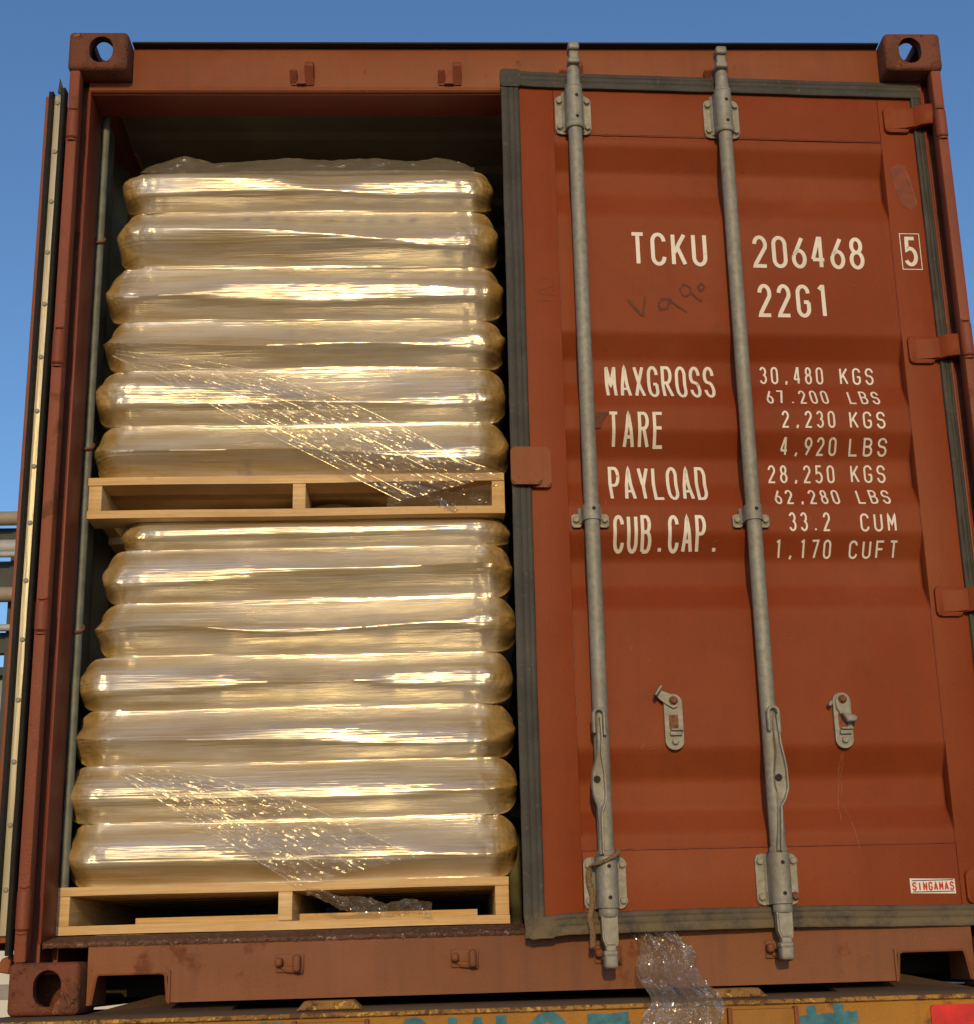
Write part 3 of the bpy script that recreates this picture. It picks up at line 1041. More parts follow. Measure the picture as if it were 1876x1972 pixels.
x0, x1, z0, z1 = 2.2835, 2.3385, 1.889, 1.997
stroke(bm, [(x0, z0), (x1, z0), (x1, z1), (x0, z1), (x0, z0)], .0024, door_y, .0016)
mk('check_digit_box', bm, M['letter'], door, off=PIV, smooth=0)

# pen scrawls, torn label, faded patch, chalky runs
bm = bmesh.new()
def scrawl(pts, th):
    stroke(bm, pts, th, door_y, .0019, wob=.8)
scrawl([(1.513, 1.787), (1.545, 1.745), (1.552, 1.742), (1.561, 1.798)], .0065)
scrawl([(1.623, 1.766), (1.600, 1.759), (1.596, 1.775), (1.606, 1.791), (1.628, 1.789), (1.621, 1.768)], .0055)
scrawl([(1.627, 1.787), (1.650, 1.768), (1.671, 1.754)], .0055)
scrawl([(1.664, 1.800), (1.657, 1.820), (1.668, 1.834), (1.684, 1.828), (1.688, 1.808), (1.668, 1.798)], .0055)
scrawl([(1.686, 1.813), (1.700, 1.796), (1.715, 1.786)], .006)
scrawl([(1.706, 1.826), (1.716, 1.838), (1.725, 1.828), (1.716, 1.817), (1.707, 1.822)], .0055)
mk('pen_scrawl', bm, M['marker'], door, off=PIV, smooth=0)
bm = bmesh.new()
stroke(bm, [(1.269, 1.828), (1.278, 1.843), (1.300, 1.846), (1.315, 1.835), (1.311, 1.822), (1.273, 1.808), (1.270, 1.801), (1.300, 1.797), (1.318, 1.794), (1.311, 1.782), (1.266, 1.777)], .0016, door_y, .0012, wob=.7)
mk('pen_scrawl', bm, M['peel'], door, off=PIV, smooth=0)
dk('torn_label', MB().prism([(1.405, 1.464), (1.446, 1.463), (1.436, 1.448), (1.430, 1.441), (1.424, 1.420), (1.405, 1.418)], 'y', .0765, .0785), M['marker'])
dk('faded_patch', MB().prism([(2.276, 2.198), (2.300, 2.214), (2.322, 2.210), (2.335, 2.160), (2.346, 2.085), (2.325, 2.070), (2.300, 2.085), (2.283, 2.140)], 'y', .0767, .0777), M['peel'])
bm = bmesh.new()
stroke(bm, [(2.322, 2.190), (2.331, 2.150), (2.345, 2.085)], .0018, door_y, .0026, wob=.9)
for x0, z0, x1, z1 in ((1.994, .566, 1.990, .52), (1.992, .52, 1.984, .43), (1.999, .57, 1.996, .47), (2.000, .44, 2.016, .33), (1.985, .425, 1.982, .40)):
    n = 14
    pts = [(x0 + (x1 - x0) * k / n + .003 * nse(k * .9, x0 * 50, 1), z0 + (z1 - z0) * k / n) for k in range(n + 1)]
    stroke(bm, pts, .0014, door_y, .0014, wob=1.2)
for k in range(26):
    x0, z0 = random.uniform(1.36, 2.24), random.uniform(.36, 2.25)
    a = random.uniform(0, 3.14); l_ = random.uniform(.006, .02)
    stroke(bm, [(x0, z0), (x0 + l_ * math.cos(a), z0 + l_ * math.sin(a))], .0011, door_y, .0014)
mk('scratches', bm, M['streak'], door, off=PIV, smooth=0)

# maker's sticker
st = dk('maker_sticker', MB().prism([(2.134, .2225), (2.247, .2195), (2.2465, .2545), (2.1335, .2575)], 'y', .0752, .0776), M['sticker'])
flat = lambda x, z: .0752
lettering('SINGAMAS', 2.1385, 2.2435, .2275, .2490, .0038, gap=.20, surf=flat, lift=.0006, mat=M['stickred'], name='sticker_lettering')
for z in (.2255, .2525):
    b = MB().box(2.139, 2.243, .0744, .0753, z - .0012, z + .0009)
    dk('sticker_stripe', b, M['stickblue'])

# hemp rope tied round the first rod's lower bracket
def rope(path, r, turns):
    P = [Vector(p) for p in path]
    Q = []
    for i in range(len(P) - 1):
        p0 = P[max(i - 1, 0)]; p1 = P[i]; p2 = P[i + 1]; p3 = P[min(i + 2, len(P) - 1)]
        for k in range(14):
            t = k / 14
            Q.append(.5 * ((2 * p1) + (p2 - p0) * t + (2 * p0 - 5 * p1 + 4 * p2 - p3) * t * t + (3 * p1 - p0 - 3 * p2 + p3) * t ** 3))
    Q.append(P[-1])
    b = MB()
    for s in range(3):
        pts = []
        for i, q in enumerate(Q):
            a = i * turns + s * 2.094
            pts.append(q + Vector((math.cos(a) * r, math.sin(a) * r * .8, 0)))
        b.tube(pts, r * .85, 6)
    return b
rp = rope([(1.413, .045, .338), (1.409, .018, .330), (1.390, .012, .317), (1.360, .014, .306), (1.347, .050, .300), (1.343, .058, .270), (1.350, .056, .235), (1.346, .055, .205), (1.341, .050, .182), (1.346, .048, .150), (1.344, .048, .116)], .0042, .75)
rpo = mk('rope', rp, M['rope'], None)
rpo.matrix_world = Matrix.Translation(PIV) @ Matrix.Rotation(DTH, 4, 'Z') @ Matrix.Translation(-Vector(PIV))
tag(rpo, 'frayed brown rope knotted round the lower bracket of the left lock rod', 'rope')

# ------------------------------------------------------------ LEFT DOOR, folded back along the side
b = MB()
b.box(-.0600, -.0500, .030, 1.200, .150, 2.405, .002)
b.box(-.0500, -.0120, .045, 1.200, .165, 2.400)
ld = mk('left_door', b, M['frame'], cont)
tag(ld, 'left door folded back along the container side, seen edge on')
def lip(x0, x1, yf, z0, z1, ph):
    b = MB()
    rows = []
    n = 120
    for i in range(n + 1):
        z = z0 + (z1 - z0) * i / n
        wob = .0012 * nse(ph, 1, z * 2.5) + .0007 * nse(ph, 4, z * 9)
        xa, xb = x0 + wob, x1 + wob * .6
        mxx = (xa + xb) / 2
        rows.append([(xa, yf + .03, z), (xa, yf + .003, z), (xa + .0025, yf, z), (mxx, yf + .003, z), (xb - .0025, yf, z), (xb, yf + .003, z), (xb, yf + .03, z)])
    vs = b.grid(rows)
    b.bm.faces.new(vs[0]); b.bm.faces.new(vs[-1][::-1])
    return b
mk('edge_gasket', lip(-.0500, -.0375, .021, .165, 2.415, 1), M['black'], ld, smooth=50)
mk('edge_gasket', lip(-.0172, -.0045, .018, .135, 2.425, 5), M['black'], ld, smooth=50)
mk('seal_flap', MB().prism([(-.026, 2.412), (-.022, 2.455), (-.012, 2.425), (-.008, 2.40)], 'y', .02, .028, .001), M['black'], ld)
mk('retaining_strip', MB().box(-.0362, -.0184, .0325, .046, .180, 2.408, .0015), M['strip'], ld)
rm = None
for k in range(15):
    z = .285 + .15 * k
    if rm is None:
        rb = MB().tube([(0, 0, 0), (0, -.003, 0), (0, -.0045, 0)], [.0066, .0060, .0032], 12)
        ro = mk('rivet_or_hole', rb, M['steel'], ld, smooth=50)
        rm = ro.data
    else:
        ro = link('rivet_or_hole', rm, ld)
    ro.location = (-.0273 + .0008 * math.sin(k * 2.1), .0325, z)
b = MB().prism([(-.008, .138), (-.030, .130), (-.042, .112), (-.034, .098), (-.012, .094)], 'y', .05, .09, .003)
mk('door_stop', b, M['frame'], ld)
for z in (.235, .95, 1.65, 2.31):
    mk('door_hinge', MB().box(-.052, .010, .0465, .058, z - .035, z + .035, .003), M['frame'], ld)

# ============================================================ PALLETS
def pallet(x0, x1, y0, z0, h, label, group='wooden pallets under the sack stacks', zr=0.0):
    p = empty('wooden_pallet', ((x0 + x1) / 2, y0, z0), label, 'pallet', group)
    cx = (x0 + x1) / 2
    wd = x1 - x0
    D = 1.10
    bt = .021
    sm = {}
    def board(nm, key, mbf, loc):
        if key in sm:
            o = link(nm, sm[key], p, loc)
        else:
            o = mk(nm, mbf(), M['wood'], p, smooth=30)
            o.location = loc
            sm[key] = o.data
        return o
    def bow(w_, d_, t_):
        def f():
            b = MB()
            n = 12
            rows = []
            for i in range(n + 1):
                x = -w_ / 2 + w_ * i / n
                dz = .0009 * math.sin(i * .8)
                rows.append([(x, 0, dz), (x, 0, t_ + dz), (x, d_, t_ + dz), (x, d_, dz), (x, 0, dz)])
            vs = b.grid(rows)
            b.bm.faces.new([v for v in vs[0][:4]]); b.bm.faces.new([v for v in vs[-1][:4]][::-1])
            bmesh.ops.remove_doubles(b.bm, verts=b.bm.verts, dist=1e-5)
            return b
        return f
    ntop = 8
    for k in range(ntop):
        yy = (D - .095) * k / (ntop - 1)
        board('deck_board', 'top', bow(wd, .095, bt), (random.uniform(-.002, .002), yy, h - bt))
    for k in range(5):
        yy = (D - .095) * k / 4
        board('bottom_board', 'bot', bow(wd, .095, bt), (random.uniform(-.002, .002), yy, 0))
    for xx in (-wd / 2 + .0178, .003, wd / 2 - .0178):
        board('stringer', 'str', lambda: MB().box(-.0172, .0172, .003, D - .003, bt + .0004, h - bt - .0004, .0015), (xx, 0, 0))
    p.rotation_euler.z = zr
    return p
pallet(.047, 1.163, .200, .1815, .114, 'lower wooden pallet on the container floor with black openings', zr=R(.3))
pallet(.072, 1.178, .200, 1.2445, .113, 'upper wooden pallet carried on top of the lower sack stack', zr=R(0))

tag(mk('loose_slat', MB().box(.215, 1.085, .34, .43, .2045, .223, .001), M['wood'], None, off=(.67, .44, .2045), loc=(.67, .44, .2045)), 'loose yellowish board lying inside the lower pallet opening', 'board')
# ============================================================ SACKS
def sack(xl, xr, z0, z1, ya, label, seed, bulge=.050, tilt=(0, 0), sharp=(1.3, 2.2), top_bulge=0.0, depth=.60, ink=()):
    b = MB()
    rnd = random.Random(seed)
    NX, NF = 190, 46
    BLM = .062
    RK = .060
    zmid = (z0 + z1) / 2
    hh = (z1 - z0) / 2
    film = []
    rows = []
    Rr = .100 + rnd.uniform(-.014, .018)
    ph = seed * 3.7
    for i in range(NX + 1):
        u = i / NX
        u = .5 - .5 * math.cos(math.pi * (u * .86 + .07))
        u = (u - (.5 - .5 * math.cos(math.pi * .07))) / (math.cos(math.pi * .07))
        u = min(max(u, 0), 1)
        x = xl + (xr - xl) * u
        e = min(x - xl, xr - x) / Rr
        ec = min(e, 1.0)
        k = math.sqrt(max(0.0, 1 - (1 - ec) ** 2.15))
        rid = zmid + hh * (tilt[0] + (tilt[1] - tilt[0]) * u) + hh * .42 * nse(x * 2.0, ph, 0)
        rid = zmid + (rid - zmid) * k ** 2
        n_ex = sharp[0] + (sharp[1] - sharp[0]) * (.45 + 1.5 * nse(x * 2.1, ph, 5)) 
        n_ex = min(max(n_ex, 1.12), 3.0)
        ek = min(1.0, min(x - xl, xr - x) / RK)
        K = .10 + .90 * (1 - (1 - ek) ** 2.2) ** (1 / 2.2)
        hu = (z1 - rid) * K
        hd = (rid - z0) * K
        bl = bulge * (1 + .30 * nse(x * 1.1, ph, 9))
        yf = ya + .060 * (1 - k) + .008 * nse(x * .9, z0 * 1.5, 3) + (BLM - bl)
        pin = (1 - min(e / 1.25, 1))
        r = []
        for j in range(NF + 1):
            t = -1 + 2 * j / NF
            tt = t
            z = rid + (hu if tt > 0 else hd) * tt
            shp = min(1.0, max(0.0, (1.75 - n_ex) / .55))
            at_ = abs(t)
            y = yf + bl * ((1 - shp) * math.sin(math.pi / 2 * at_ ** (n_ex * .5 + .45)) ** 2 + shp * (.35 * math.sin(math.pi / 2 * at_) ** 2 + .65 * math.sin(math.pi / 2 * at_)))
            y += .0075 * nse(x * 1.5, z * 20, 2.5) + .0013 * nse(x * 4, z * 85, ph + 2)
            y += .0006 * nse(x * 5, z * 190, ph + 4)
            y += pin * .015 * nse(x * 30, z * 28, ph + 7) + pin * .007 * abs(nse(x * 80, z * 70, ph))
            xx = x + pin * .003 * nse(x * 20, z * 30, ph + 11)
            r.append((xx, y, z))
            film.append(min(1.0, max(0.0, (e - .42 + .25 * nse(2, z * 14, ph)) / .22)))
        zt, zb = rid + hu, rid - hd
        tb = top_bulge * math.sin(math.pi * u) * (.7 + .5 * nse(x * 5, ph, 1))
        for yy, zz in ((yf + bl + .03, zt), (yf + bl + .10, zt + .9 * tb), (yf + bl + .22, zt + tb), (yf + bl + depth - .06, zt), (yf + bl + depth * K, rid), (yf + bl + depth - .06, zb), (yf + bl + .03, zb)):
            r.append((x, yy, zz)); film.append(.6)
        r.append(r[0]); film.append(film[-(len(r))] if False else .6)
        rows.append(r)
    vs = b.grid([[p for p in r[:-1]] for r in rows])
    for a, c in zip(vs, vs[1:]):
        b.bm.faces.new((a[-1], a[0], c[0], c[-1]))
    b.bm.faces.new(vs[0]); b.bm.faces.new(vs[-1][::-1])
    bmesh.ops.recalc_face_normals(b.bm, faces=b.bm.faces)
    o = mk('filled_sack', b, M['sack'], None, smooth=70, recalc=False)
    me = o.data
    at = me.attributes.new('film', 'FLOAT', 'POINT')
    nrow = len(rows[0]) - 1
    pk = me.attributes.new('ink', 'FLOAT', 'POINT')
    iv = [0.0] * len(me.vertices)
    if ink:
        for vi, v_ in enumerate(me.vertices):
            if v_.co.y < ya + .07:
                q = 0.0
                for (ix, iz, rx, rz, st) in ink:
                    d = ((v_.co.x - ix) / rx) ** 2 + ((v_.co.z - iz) / rz) ** 2
                    if d < 6:
                        q += st * math.exp(-d) * (.75 + .6 * nse(v_.co.x * 60, v_.co.z * 60, ph))
                iv[vi] = min(1.0, max(0.0, q))
    pk.data.foreach_set('value', iv)
    vals = []
    for i in range(NX + 1):
        vals += film[i * (nrow + 1):(i + 1) * (nrow + 1) - 1]
    at.data.foreach_set('value', vals)
    # origin at the sack's base
    base = Vector(((xl + xr) / 2, ya + .3, z0))
    for v_ in me.vertices:
        v_.co -= base
    o.location = base
    tag(o, label, 'sack', 'film wrapped sacks stacked on the pallets')
    return o
UPS = [  # xl, xr, z0, z1, tilt, sharp
 (.112, 1.169, 2.160, 2.290, (-0.3, -0.15), (1.7, 2.6), 'top sack of the upper stack, under the peaks of loose film'),
 (.104, 1.180, 1.985, 2.162, (-0.1, -0.5), (1.15, 1.7), 'second sack from the top of the upper stack, with faint print dots'),
 (.080, 1.190, 1.824, 1.987, (-0.35, -0.25), (1.6, 2.4), 'third sack from the top of the upper stack, with the widest sun glare'),
 (.083, 1.191, 1.678, 1.826, (-0.3, -0.35), (1.15, 1.6), 'fourth sack from the top of the upper stack, film peeling at its left'),
 (.064, 1.191, 1.518, 1.680, (-0.2, -0.25), (1.8, 2.6), 'fifth sack from the top of the upper stack, crossed by bunched film'),
 (.070, 1.194, 1.3585, 1.520, (-0.15, -0.45), (1.2, 1.8), 'bottom sack of the upper stack, resting on the upper pallet'),
]
LOS = [
 (.150, 1.192, 1.165, 1.2435, (0.1, 0.0), (1.8, 2.4), 'flattened top sack of the lower stack, squeezed under the upper pallet'),
 (.108, 1.194, 1.021, 1.167, (-0.3, 0.1), (1.5, 2.4), 'second sack from the top of the lower stack, dark fold at its right'),
 (.100, 1.202, .876, 1.023, (-0.35, -0.1), (1.15, 1.7), 'third sack from the top of the lower stack, brightest glare of its stack'),
 (.062, 1.190, .738, .878, (-0.15, -0.2), (1.4, 2.2), 'middle sack of the lower stack, grey sheen at its right end'),
 (.056, 1.190, .597, .740, (-0.3, -0.4), (1.15, 1.8), 'third sack from the bottom of the lower stack, golden glints at right'),
 (.040, 1.193, .453, .599, (-0.2, -0.15), (1.4, 2.2), 'second sack from the bottom of the lower stack, above the film tangle'),
 (.052, 1.190, .2955, .455, (-0.2, -0.35), (1.3, 1.9), 'bottom sack of the lower stack, resting on the lower pallet'),
]
INK = {
 1: [(.41 + .0585 * k, 2.128 - .0006 * k, .018, .012, .42 + .07 * (k % 3) + (.25 if k == 9 else 0)) for k in range(10)] + [(.75, 2.140, .45, .012, .18)],
 2: [(.86, 1.972, .05, .008, .6), (.62, 1.972, .2, .012, .2), (1.0, 1.968, .10, .01, .35)],
 3: [(.60 + .06 * k, 1.778, .016, .014, .22) for k in range(7)],
 5: [(.487, 1.385, .010, .020, .5), (.465, 1.378, .008, .012, .4), (.50, 1.372, .012, .006, .4)],
 13: [(.45 + .075 * k, .815 - .002 * k, .016, .020, .20) for k in range(8)],
 14: [(.50 + .075 * k, .655 - .002 * k, .018, .024, .24) for k in range(8)],
}
for i, (a, c, z0, z1, ti, sh, lab) in enumerate(UPS):
    sack(a, c, z0 + .0002, z1 - .0002, .178, lab, i + 1, bulge=.056 + .006 * (i % 2), tilt=ti, sharp=sh, ink=INK.get(i, ()))
for i, (a, c, z0, z1, ti, sh, lab) in enumerate(LOS):
    sack(a, c, z0 + .0002, z1 - .0002, .178, lab, i + 11, bulge=.056 + .006 * ((i + 1) % 2) if i else .034, tilt=ti, sharp=sh, top_bulge=.085 if i == 0 else 0, ink=INK.get(i + 10, ()))

# ============================================================ STRETCH FILM
def film_patch(pts_fn, nu, nv, amp, fs, seed, folds=None):
    """sheet over (u,v) with crumple displacement in y"""
    b = MB()
    rows = []
    for j in range(nv + 1):
        r = []
        for i in range(nu + 1):
            u, v = i / nu, j / nv
            x, y, z = pts_fn(u, v)
            q = Vector((x * fs, z * fs * .8, seed * 3.3)) if not folds else Vector((u * folds[0] + .35 * math.sin(v * 9), v * folds[1], seed * 3.3))
            d = noise.cell(q) * 0 + noise.noise(q) + .5 * noise.noise(q * 2.3) + .35 * abs(noise.noise(q * 4.7))
            a = amp(u, v) if callable(amp) else amp
            r.append((x + .3 * a * noise.noise(q * 1.7 + Vector((9, 9, 9))), y + a * d, z + .3 * a * noise.noise(q * 1.9)))
        rows.append(r)
    b.grid(rows)
    return b
# upper band: runs from the left of the fourth sack down to the right end of the pallet
def up_band(u, v):
    lo = Vector((.125, 0, 1.690)).lerp(Vector((.900, 0, 1.272)), u)
    hi = Vector((.135, 0, 1.705)).lerp(Vector((1.172, 0, 1.345)), u)
    hi.z += .070 * math.sin(math.pi * min(1, u * 1.1)) * 1.0
    p = lo.lerp(hi, v)
    rid = .010 * (abs(math.sin(v * math.pi * 4 + 1.2 * math.sin(u * 5))) - .5) * (1 - u * .4) + .006 * nse(v * 16, u * 3, 2)
    y = .172 - .004 * math.sin(math.pi * u) + rid * .45
    if p.z < 1.352:
        y += min(.09, (1.352 - p.z) * 0.0) + .006
    return (p.x, y - .008, p.z)
sf = empty('stretch_film', (.6, .17, 1.3), 'clear film band bunched diagonally across the upper sacks, trailing into the pallet', 'plastic film', 'loose stretch film on the stacks')
mk('film_band', film_patch(up_band, 170, 60, lambda u, v: .001 + .0060 * min(1, u * 1.5), 62, 1, (8, 24)), M['film'], sf, off=(.6, .17, 1.3), smooth=25)
def strands(fn, parent, vs_, off):
    for v in vs_:
        pts = [Vector(fn(u / 60, v)) for u in range(61)]
        b = MB().tube([p + Vector((0, -.004 + .002 * nse(k * .3, v * 9, 1), .0015 * nse(k * .2, v * 7, 5))) for k, p in enumerate(pts)], .0011, 5)
        mk('film_strand', b, M['film'], parent, off=off)
strands(up_band, sf, (.0, .14, .62, 1.0), (.6, .17, 1.3))
def up_tail(u, v):
    x = .86 + .30 * u
    top = 1.335 - .01 * u
    bot = 1.262 + .012 * math.sin(u * 9) - .004
    z = bot + (top - bot) * v
    return (x, .225 + .03 * math.sin(u * 7 + v * 4), z)
mk('film_tail', film_patch(up_tail, 90, 26, .012, 60, 2), M['filmtail'], sf, off=(.6, .17, 1.3), smooth=20)
def hood(u, v):
    x = .165 + .95 * u
    pk = 0.0
    for cx, wz, hgt in ((.285, .120, .054), (1.005, .115, .050), (.60, .42, .046), (.80, .36, .046)):
        pk = max(pk, hgt * max(0, 1 - abs(x - cx) / wz) ** .55)
    z = 2.268 + (.018 + pk) * v
    return (x, .205 + .03 * v, z)
mk('film_hood', film_patch(hood, 170, 18, .006, 26, 3), M['hood'], sf, off=(.6, .17, 1.3), smooth=30)
# lower band and tangle
def lo_band(u, v):
    lo = Vector((.200, 0, .560)).lerp(Vector((.640, 0, .285)), u)
    hi = Vector((.215, 0, .590)).lerp(Vector((.930, 0, .345)), u)
    hi.z += .045 * math.sin(math.pi * u)
    p = lo.lerp(hi, v)
    rid = .009 * (abs(math.sin(v * math.pi * 3.5 + 1.2 * math.sin(u * 5))) - .5) + .006 * nse(v * 14, u * 3, 7)
    return (p.x, .166 + rid * .5, p.z)
sf2 = empty('stretch_film', (.6, .17, .3), 'clear film tangle hanging from the lower sacks into the lower pallet opening', 'plastic film', 'loose stretch film on the stacks')
mk('film_band', film_patch(lo_band, 150, 50, lambda u, v: .001 + .0060 * min(1, u * 1.6), 62, 4, (7, 20)), M['film'], sf2, off=(.6, .17, .3), smooth=25)
strands(lo_band, sf2, (.0, .3, 1.0), (.6, .17, .3))
def lo_tail(u, v):
    x = .66 + .31 * u
    top = .282 - .045 * math.sin(math.pi * min(1, u * .9)) ** .5 if u > .05 else .280
    top = .278 - .036 * min(1, u * 1.6)
    bot = .262 - .055 * min(1, u * 2.2)
    z = bot + (top - bot) * v
    return (x, .185 + .02 * math.sin(u * 11 + v * 3), z + .004 * math.sin(u * 17))
mk('film_tail', film_patch(lo_tail, 110, 30, .014, 60, 5), M['filmtail'], sf2, off=(.6, .17, .3), smooth=20)

# crumpled sheet hanging below the right door
def hang(u, v):
    z = .150 - .34 * v
    cxl = 1.440 + .022 * math.sin(math.pi * min(1, v * 1.6)) + .01 * math.sin(v * 17)
    wid = .105 + .072 * math.sin(math.pi * min(1, max(0, v - .05) / 1.05)) + .012 * math.sin(v * 13)
    x = cxl + wid * u
    y = .050 - .026 * math.sin(u * math.pi) * min(1, v * 3) + .016 * math.sin(u * 13 - v * 5) - .130 * min(1, max(0, v - .22) / .25)
    return (x, y, z)
ps = mk('plastic_sheet', film_patch(hang, 150, 190, .022, 30, 6, (7, 9)), M['sheet'], None, off=(1.52, .02, .15), smooth=18, loc=(1.52, .02, .15))
tag(ps, 'crumpled clear plastic sheet hanging from under the right door over the trailer beam', 'plastic sheet')

# ============================================================ TRAILER
tr = empty('container_trailer', (W / 2, 0, GZ), 'rusty yellow container trailer carrying the container, with blue painted letters', 'trailer')
M['beamtop'] = paint('worn_beam_top', (.14, .095, .06), (.10, .065, .042), rust=.5, rscale=5, rustc=(.09, .045, .026), rough=.7, bumpd=.002)
M['yellow'] = paint('chipped_yellow_paint', (.42, .185, .013), (.27, .115, .012), rust=.38, rscale=10, rustc=(.13, .055, .025), rough=.6, dirt=.5, bumpd=.0015)
b = MB()
NXb = 400
rows = []
for py, pz in ((.60, -.001), (.0, -.001), (-.030, -.004), (-.0500, -.0100), (-.0530, -.0115), (-.0545, -.0150), (-.0540, -.0190), (-.0500, -.0215), (-.0462, -.0225)):
    r = []
    for i in range(NXb + 1):
        x = -.02 + (W + .04) * i / NXb
        k = (.0014 * nse(x * 40, py * 90, 3) + .0007 * nse(x * 120, py * 90, 3)) if py < 0 else 0
        r.append((x, py + k, pz + k * .5))
    rows.append(r)
b.grid(rows)
n0 = len(b.bm.faces)
b.bm.faces.ensure_lookup_table()
M['lipyel'] = paint('flaking_yellow_lip', (.50, .26, .04), (.20, .10, .04), rust=.6, rscale=45, rustc=(.11, .05, .03), rough=.7, bumpd=.003, peel=.6, peelc=(.52, .30, .07), pscale=60)
for i, f in enumerate(b.bm.faces):
    r_i = i // NXb
    f.material_index = 0 if r_i < 3 else 1
mk('beam_top', b, [M['beamtop'], M['lipyel']], tr, off=tuple(tr.location), smooth=40)
def tk(name, mb, mat, **k):
    return mk(name, mb, mat, tr, off=tuple(tr.location), **k)
tk('rear_beam', MB().box(-.02, W + .02, -.0460, .10, -.30, -.0228), M['yellow'])
for x0, x1 in ((.675, .800), (1.60, 1.735)):
    tk('welded_plate', MB().prism([(x0 - .012, -.004), (x0 + .006, .016), (x1 - .010, .016), (x1 + .012, -.004)], 'y', -.040, .055, .002), M['lipyel'])
for x0, x1 in ((.665, .820), (1.655, 1.80)):
    tk('hinge_plate', MB().box(x0, x1, -.062, -.0465, -.20, -.030, .003), M['yellow'])
    for xe in (x0 - .004, x1 + .004):
        tk('plate_edge', MB().box(xe - .005, xe + .005, -.068, -.0465, -.20, -.026, .002), M['post'])
# sloping gussets seen through the fork pockets
for s in (0, 1):
    f = (lambda x: x) if not s else (lambda x: W - x)
    g_ = MB()
    pts = [(f(.165), .07, -.001), (f(.50), .07, -.001), (f(.50), .30, .030), (f(.335), .30, .045)]
    lo = [(x, y, z - .01) for x, y, z in pts]
    va = [g_.bm.verts.new(p) for p in pts]; vb = [g_.bm.verts.new(p) for p in lo]
    g_.bm.faces.new(va); g_.bm.faces.new(vb[::-1])
    for i in range(4):
        g_.bm.faces.new((va[i], vb[i], vb[(i + 1) % 4], va[(i + 1) % 4]))
    tk('gusset_plate', g_, M['beamtop'], smooth=0)
for x in (.75, 1.60):
    tk('chassis_rail', MB().box(x, x + .09, .10, 8.0, -.40, -.06, .004), M['yellow'])
tk('added_gap_plate', MB().box(.03, W - .03, .605, 6.4, -.06, -.012), M['darkhole'])  # dark sheet added to keep the gap under the container dark
tk('front_bolster', MB().box(0, W, 6.45, 6.75, -.3, .30), M['darkhole'])  # near-black instead of yellow, painting the shade behind the fork pockets
for yy in (3.0, 5.9):
    tk('cross_beam', MB().box(0, W, yy, yy + .12, -.25, -.004), M['yellow'])
for x in (.0, W):
    s = 1 if x == 0 else -1
    for yy in (1.4, 2.7, 4.0):
        w_ = MB()
        w_.tube([(x + s * .02, yy, GZ + .5), (x + s * .05, yy, GZ + .5), (x + s * .27, yy, GZ + .5), (x + s * .30, yy, GZ + .5)], [.44, .50, .50, .44], 40)
        o = tk('wheel', w_, M['black'])
        r2 = MB().tube([(x + s * .012, yy, GZ + .5), (x + s * .10, yy, GZ + .5)], [.27, .20], 28)
        mk('rim', r2, M['steel'], o, off=tuple(tr.location))
b = MB().prism(rrect(2.120, 2.425, -.105, -.033, .008), 'y', -.0520, -.0465, .001)
tk('red_reflector', b, M['reflector'])
# sprayed characters on the beam: only their tops reach the picture
bf = lambda x, z: -.0462
def sp(pts, th, k=0):
    bm = bmesh.new()
    stroke(bm, pts, th, bf, .0012 + k * .0003, wob=.35)
    mk('painted_letter', bm, M['blue'], tr, off=tuple(tr.location), smooth=0)
sp([(.555, -.043), (.635, -.043)], .030)
sp(arc(.930, -.078, .032, .042, 200, -20, 16), .018)
sp([(1.018, -.029), (1.014, -.14)], .020)
sp([(1.075, -.029), (1.070, -.14)], .022)
sp([(1.128, -.027), (1.130, -.14)], .022)
sp(arc(1.235, -.078, .036, .045, 200, -20, 16), .022)
sp([(1.325, -.041), (1.420, -.041)], .024)
sp([(1.413, -.046), (1.395, -.14)], .020, 1)
sp([(1.842, -.027), (1.850, -.12)], .022)
sp([(1.905, -.025), (1.910, -.12)], .022)
sp([(1.815, -.060), (1.950, -.054)], .026, 1)


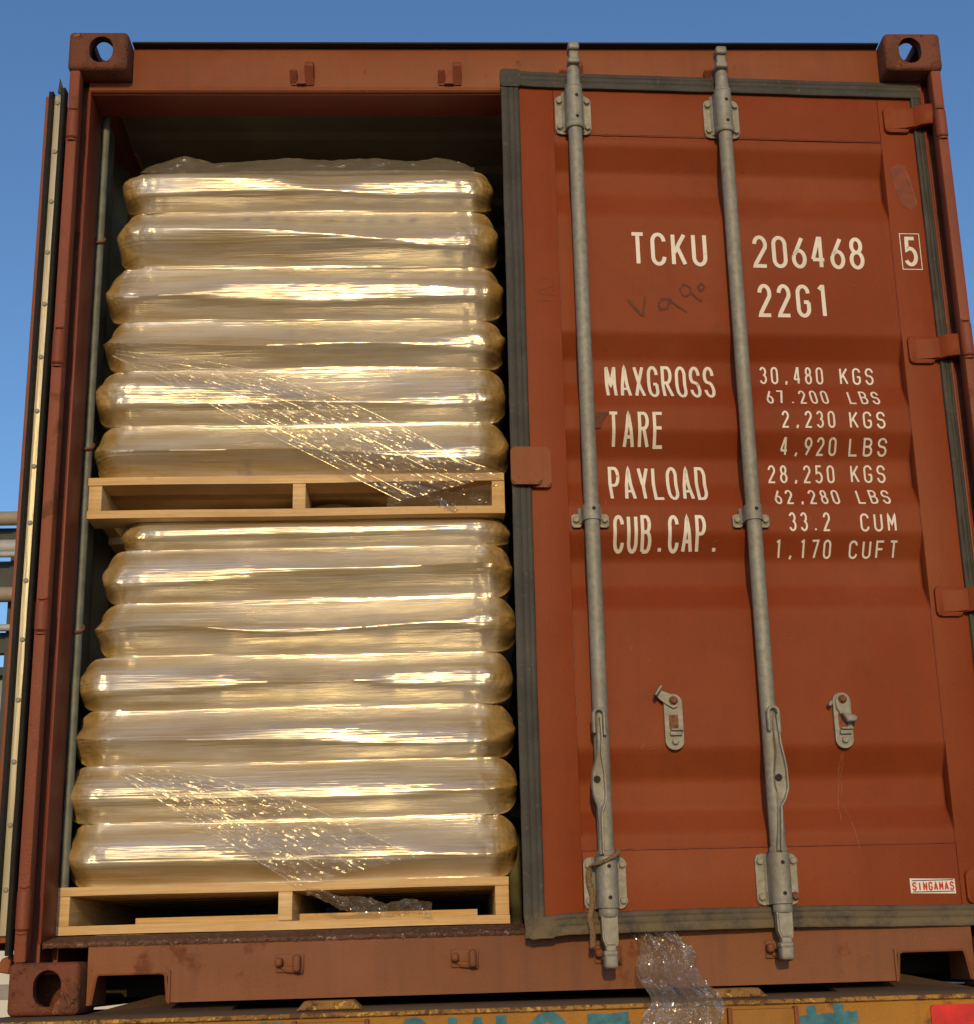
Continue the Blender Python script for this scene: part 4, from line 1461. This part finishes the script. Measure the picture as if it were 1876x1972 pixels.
# ============================================================ BACKGROUND (left edge)
M['pipe_tan'] = plain('lagged_pipe', (.30, .25, .19), .6, scale=3, var=.15)
M['pipe_grey'] = plain('pale_steel', (.38, .39, .40), .5, scale=3, var=.12)
M['darksteel'] = plain('dark_green_steel', (.035, .045, .045), .6, scale=3)
M['cladding'] = plain('blue_grey_cladding', (.27, .31, .36), .6, scale=1.5, var=.08)
M['white'] = plain('white_wall_paint', (.62, .61, .58), .7, scale=2, var=.06)
M['greyband'] = plain('grey_band_paint', (.27, .25, .24), .7, scale=2)
rk = empty('pipe_rack', (-6, 25, GZ), 'overhead steel pipe rack with horizontal pipes left of the container', 'pipe rack')
def rkk(name, mb, mat, **k):
    return mk(name, mb, mat, rk, off=tuple(rk.location), **k)
for z, r, mt, y in ((8.78, .14, 'pipe_tan', 25), (8.25, .15, 'pipe_grey', 25.2), (8.02, .06, 'pipe_grey', 24.9), (7.24, .15, 'pipe_tan', 25), (6.58, .07, 'pipe_grey', 25)):
    rkk('pipe', MB().tube([(-26, y, z), (8, y, z)], r, 14), M[mt])
for z0, z1 in ((8.36, 8.67), (7.36, 7.99), (6.15, 6.55)):
    rkk('rack_beam', MB().box(-26, 8, 25.3, 25.55, z0, z1), M['darksteel'])
for k in range(9):
    x = -24.4 + 4.2 * k
    rkk('rack_column', MB().box(x, x + .22, 25.25, 25.5, GZ, 8.62), M['darksteel'])
    rkk('rack_brace', MB().tube([(x + 2.1, 25.4, 6.45), (x + 3.3, 25.4, 7.35)], .06, 6), M['pipe_grey'])
bl = empty('metal_building', (-8, 34, GZ), 'blue grey metal clad building under the pipe rack', 'building')
b = MB().box(-30, 6, 34, 44, GZ, 7.35)
mk('wall', b, M['cladding'], bl, off=tuple(bl.location))
mk('roof', MB().box(-30.3, 6.3, 33.7, 44.3, 7.352, 7.55), M['darksteel'], bl, off=tuple(bl.location))
for k in range(12):
    mk('wall_rib', MB().box(-28 + 2.8 * k, -27.9 + 2.8 * k, 33.94, 33.998, GZ, 7.3), M['cladding'], bl, off=tuple(bl.location))
mk('blue_panel', MB().box(-30, 6, 33.90, 33.935, .55, 1.25), plain('blue_panel_paint', (.05, .10, .20), .5), bl, off=tuple(bl.location))
wl = empty('low_wall', (-6, 14, GZ), 'low white wall with a grey band at the left edge', 'wall')
mk('wall_face', MB().box(-16, 6, 14, 14.2, GZ, .38), M['white'], wl, off=tuple(wl.location))
mk('grey_band', MB().box(-16, 6, 13.985, 13.998, -.14, .02), M['greyband'], wl, off=tuple(wl.location))
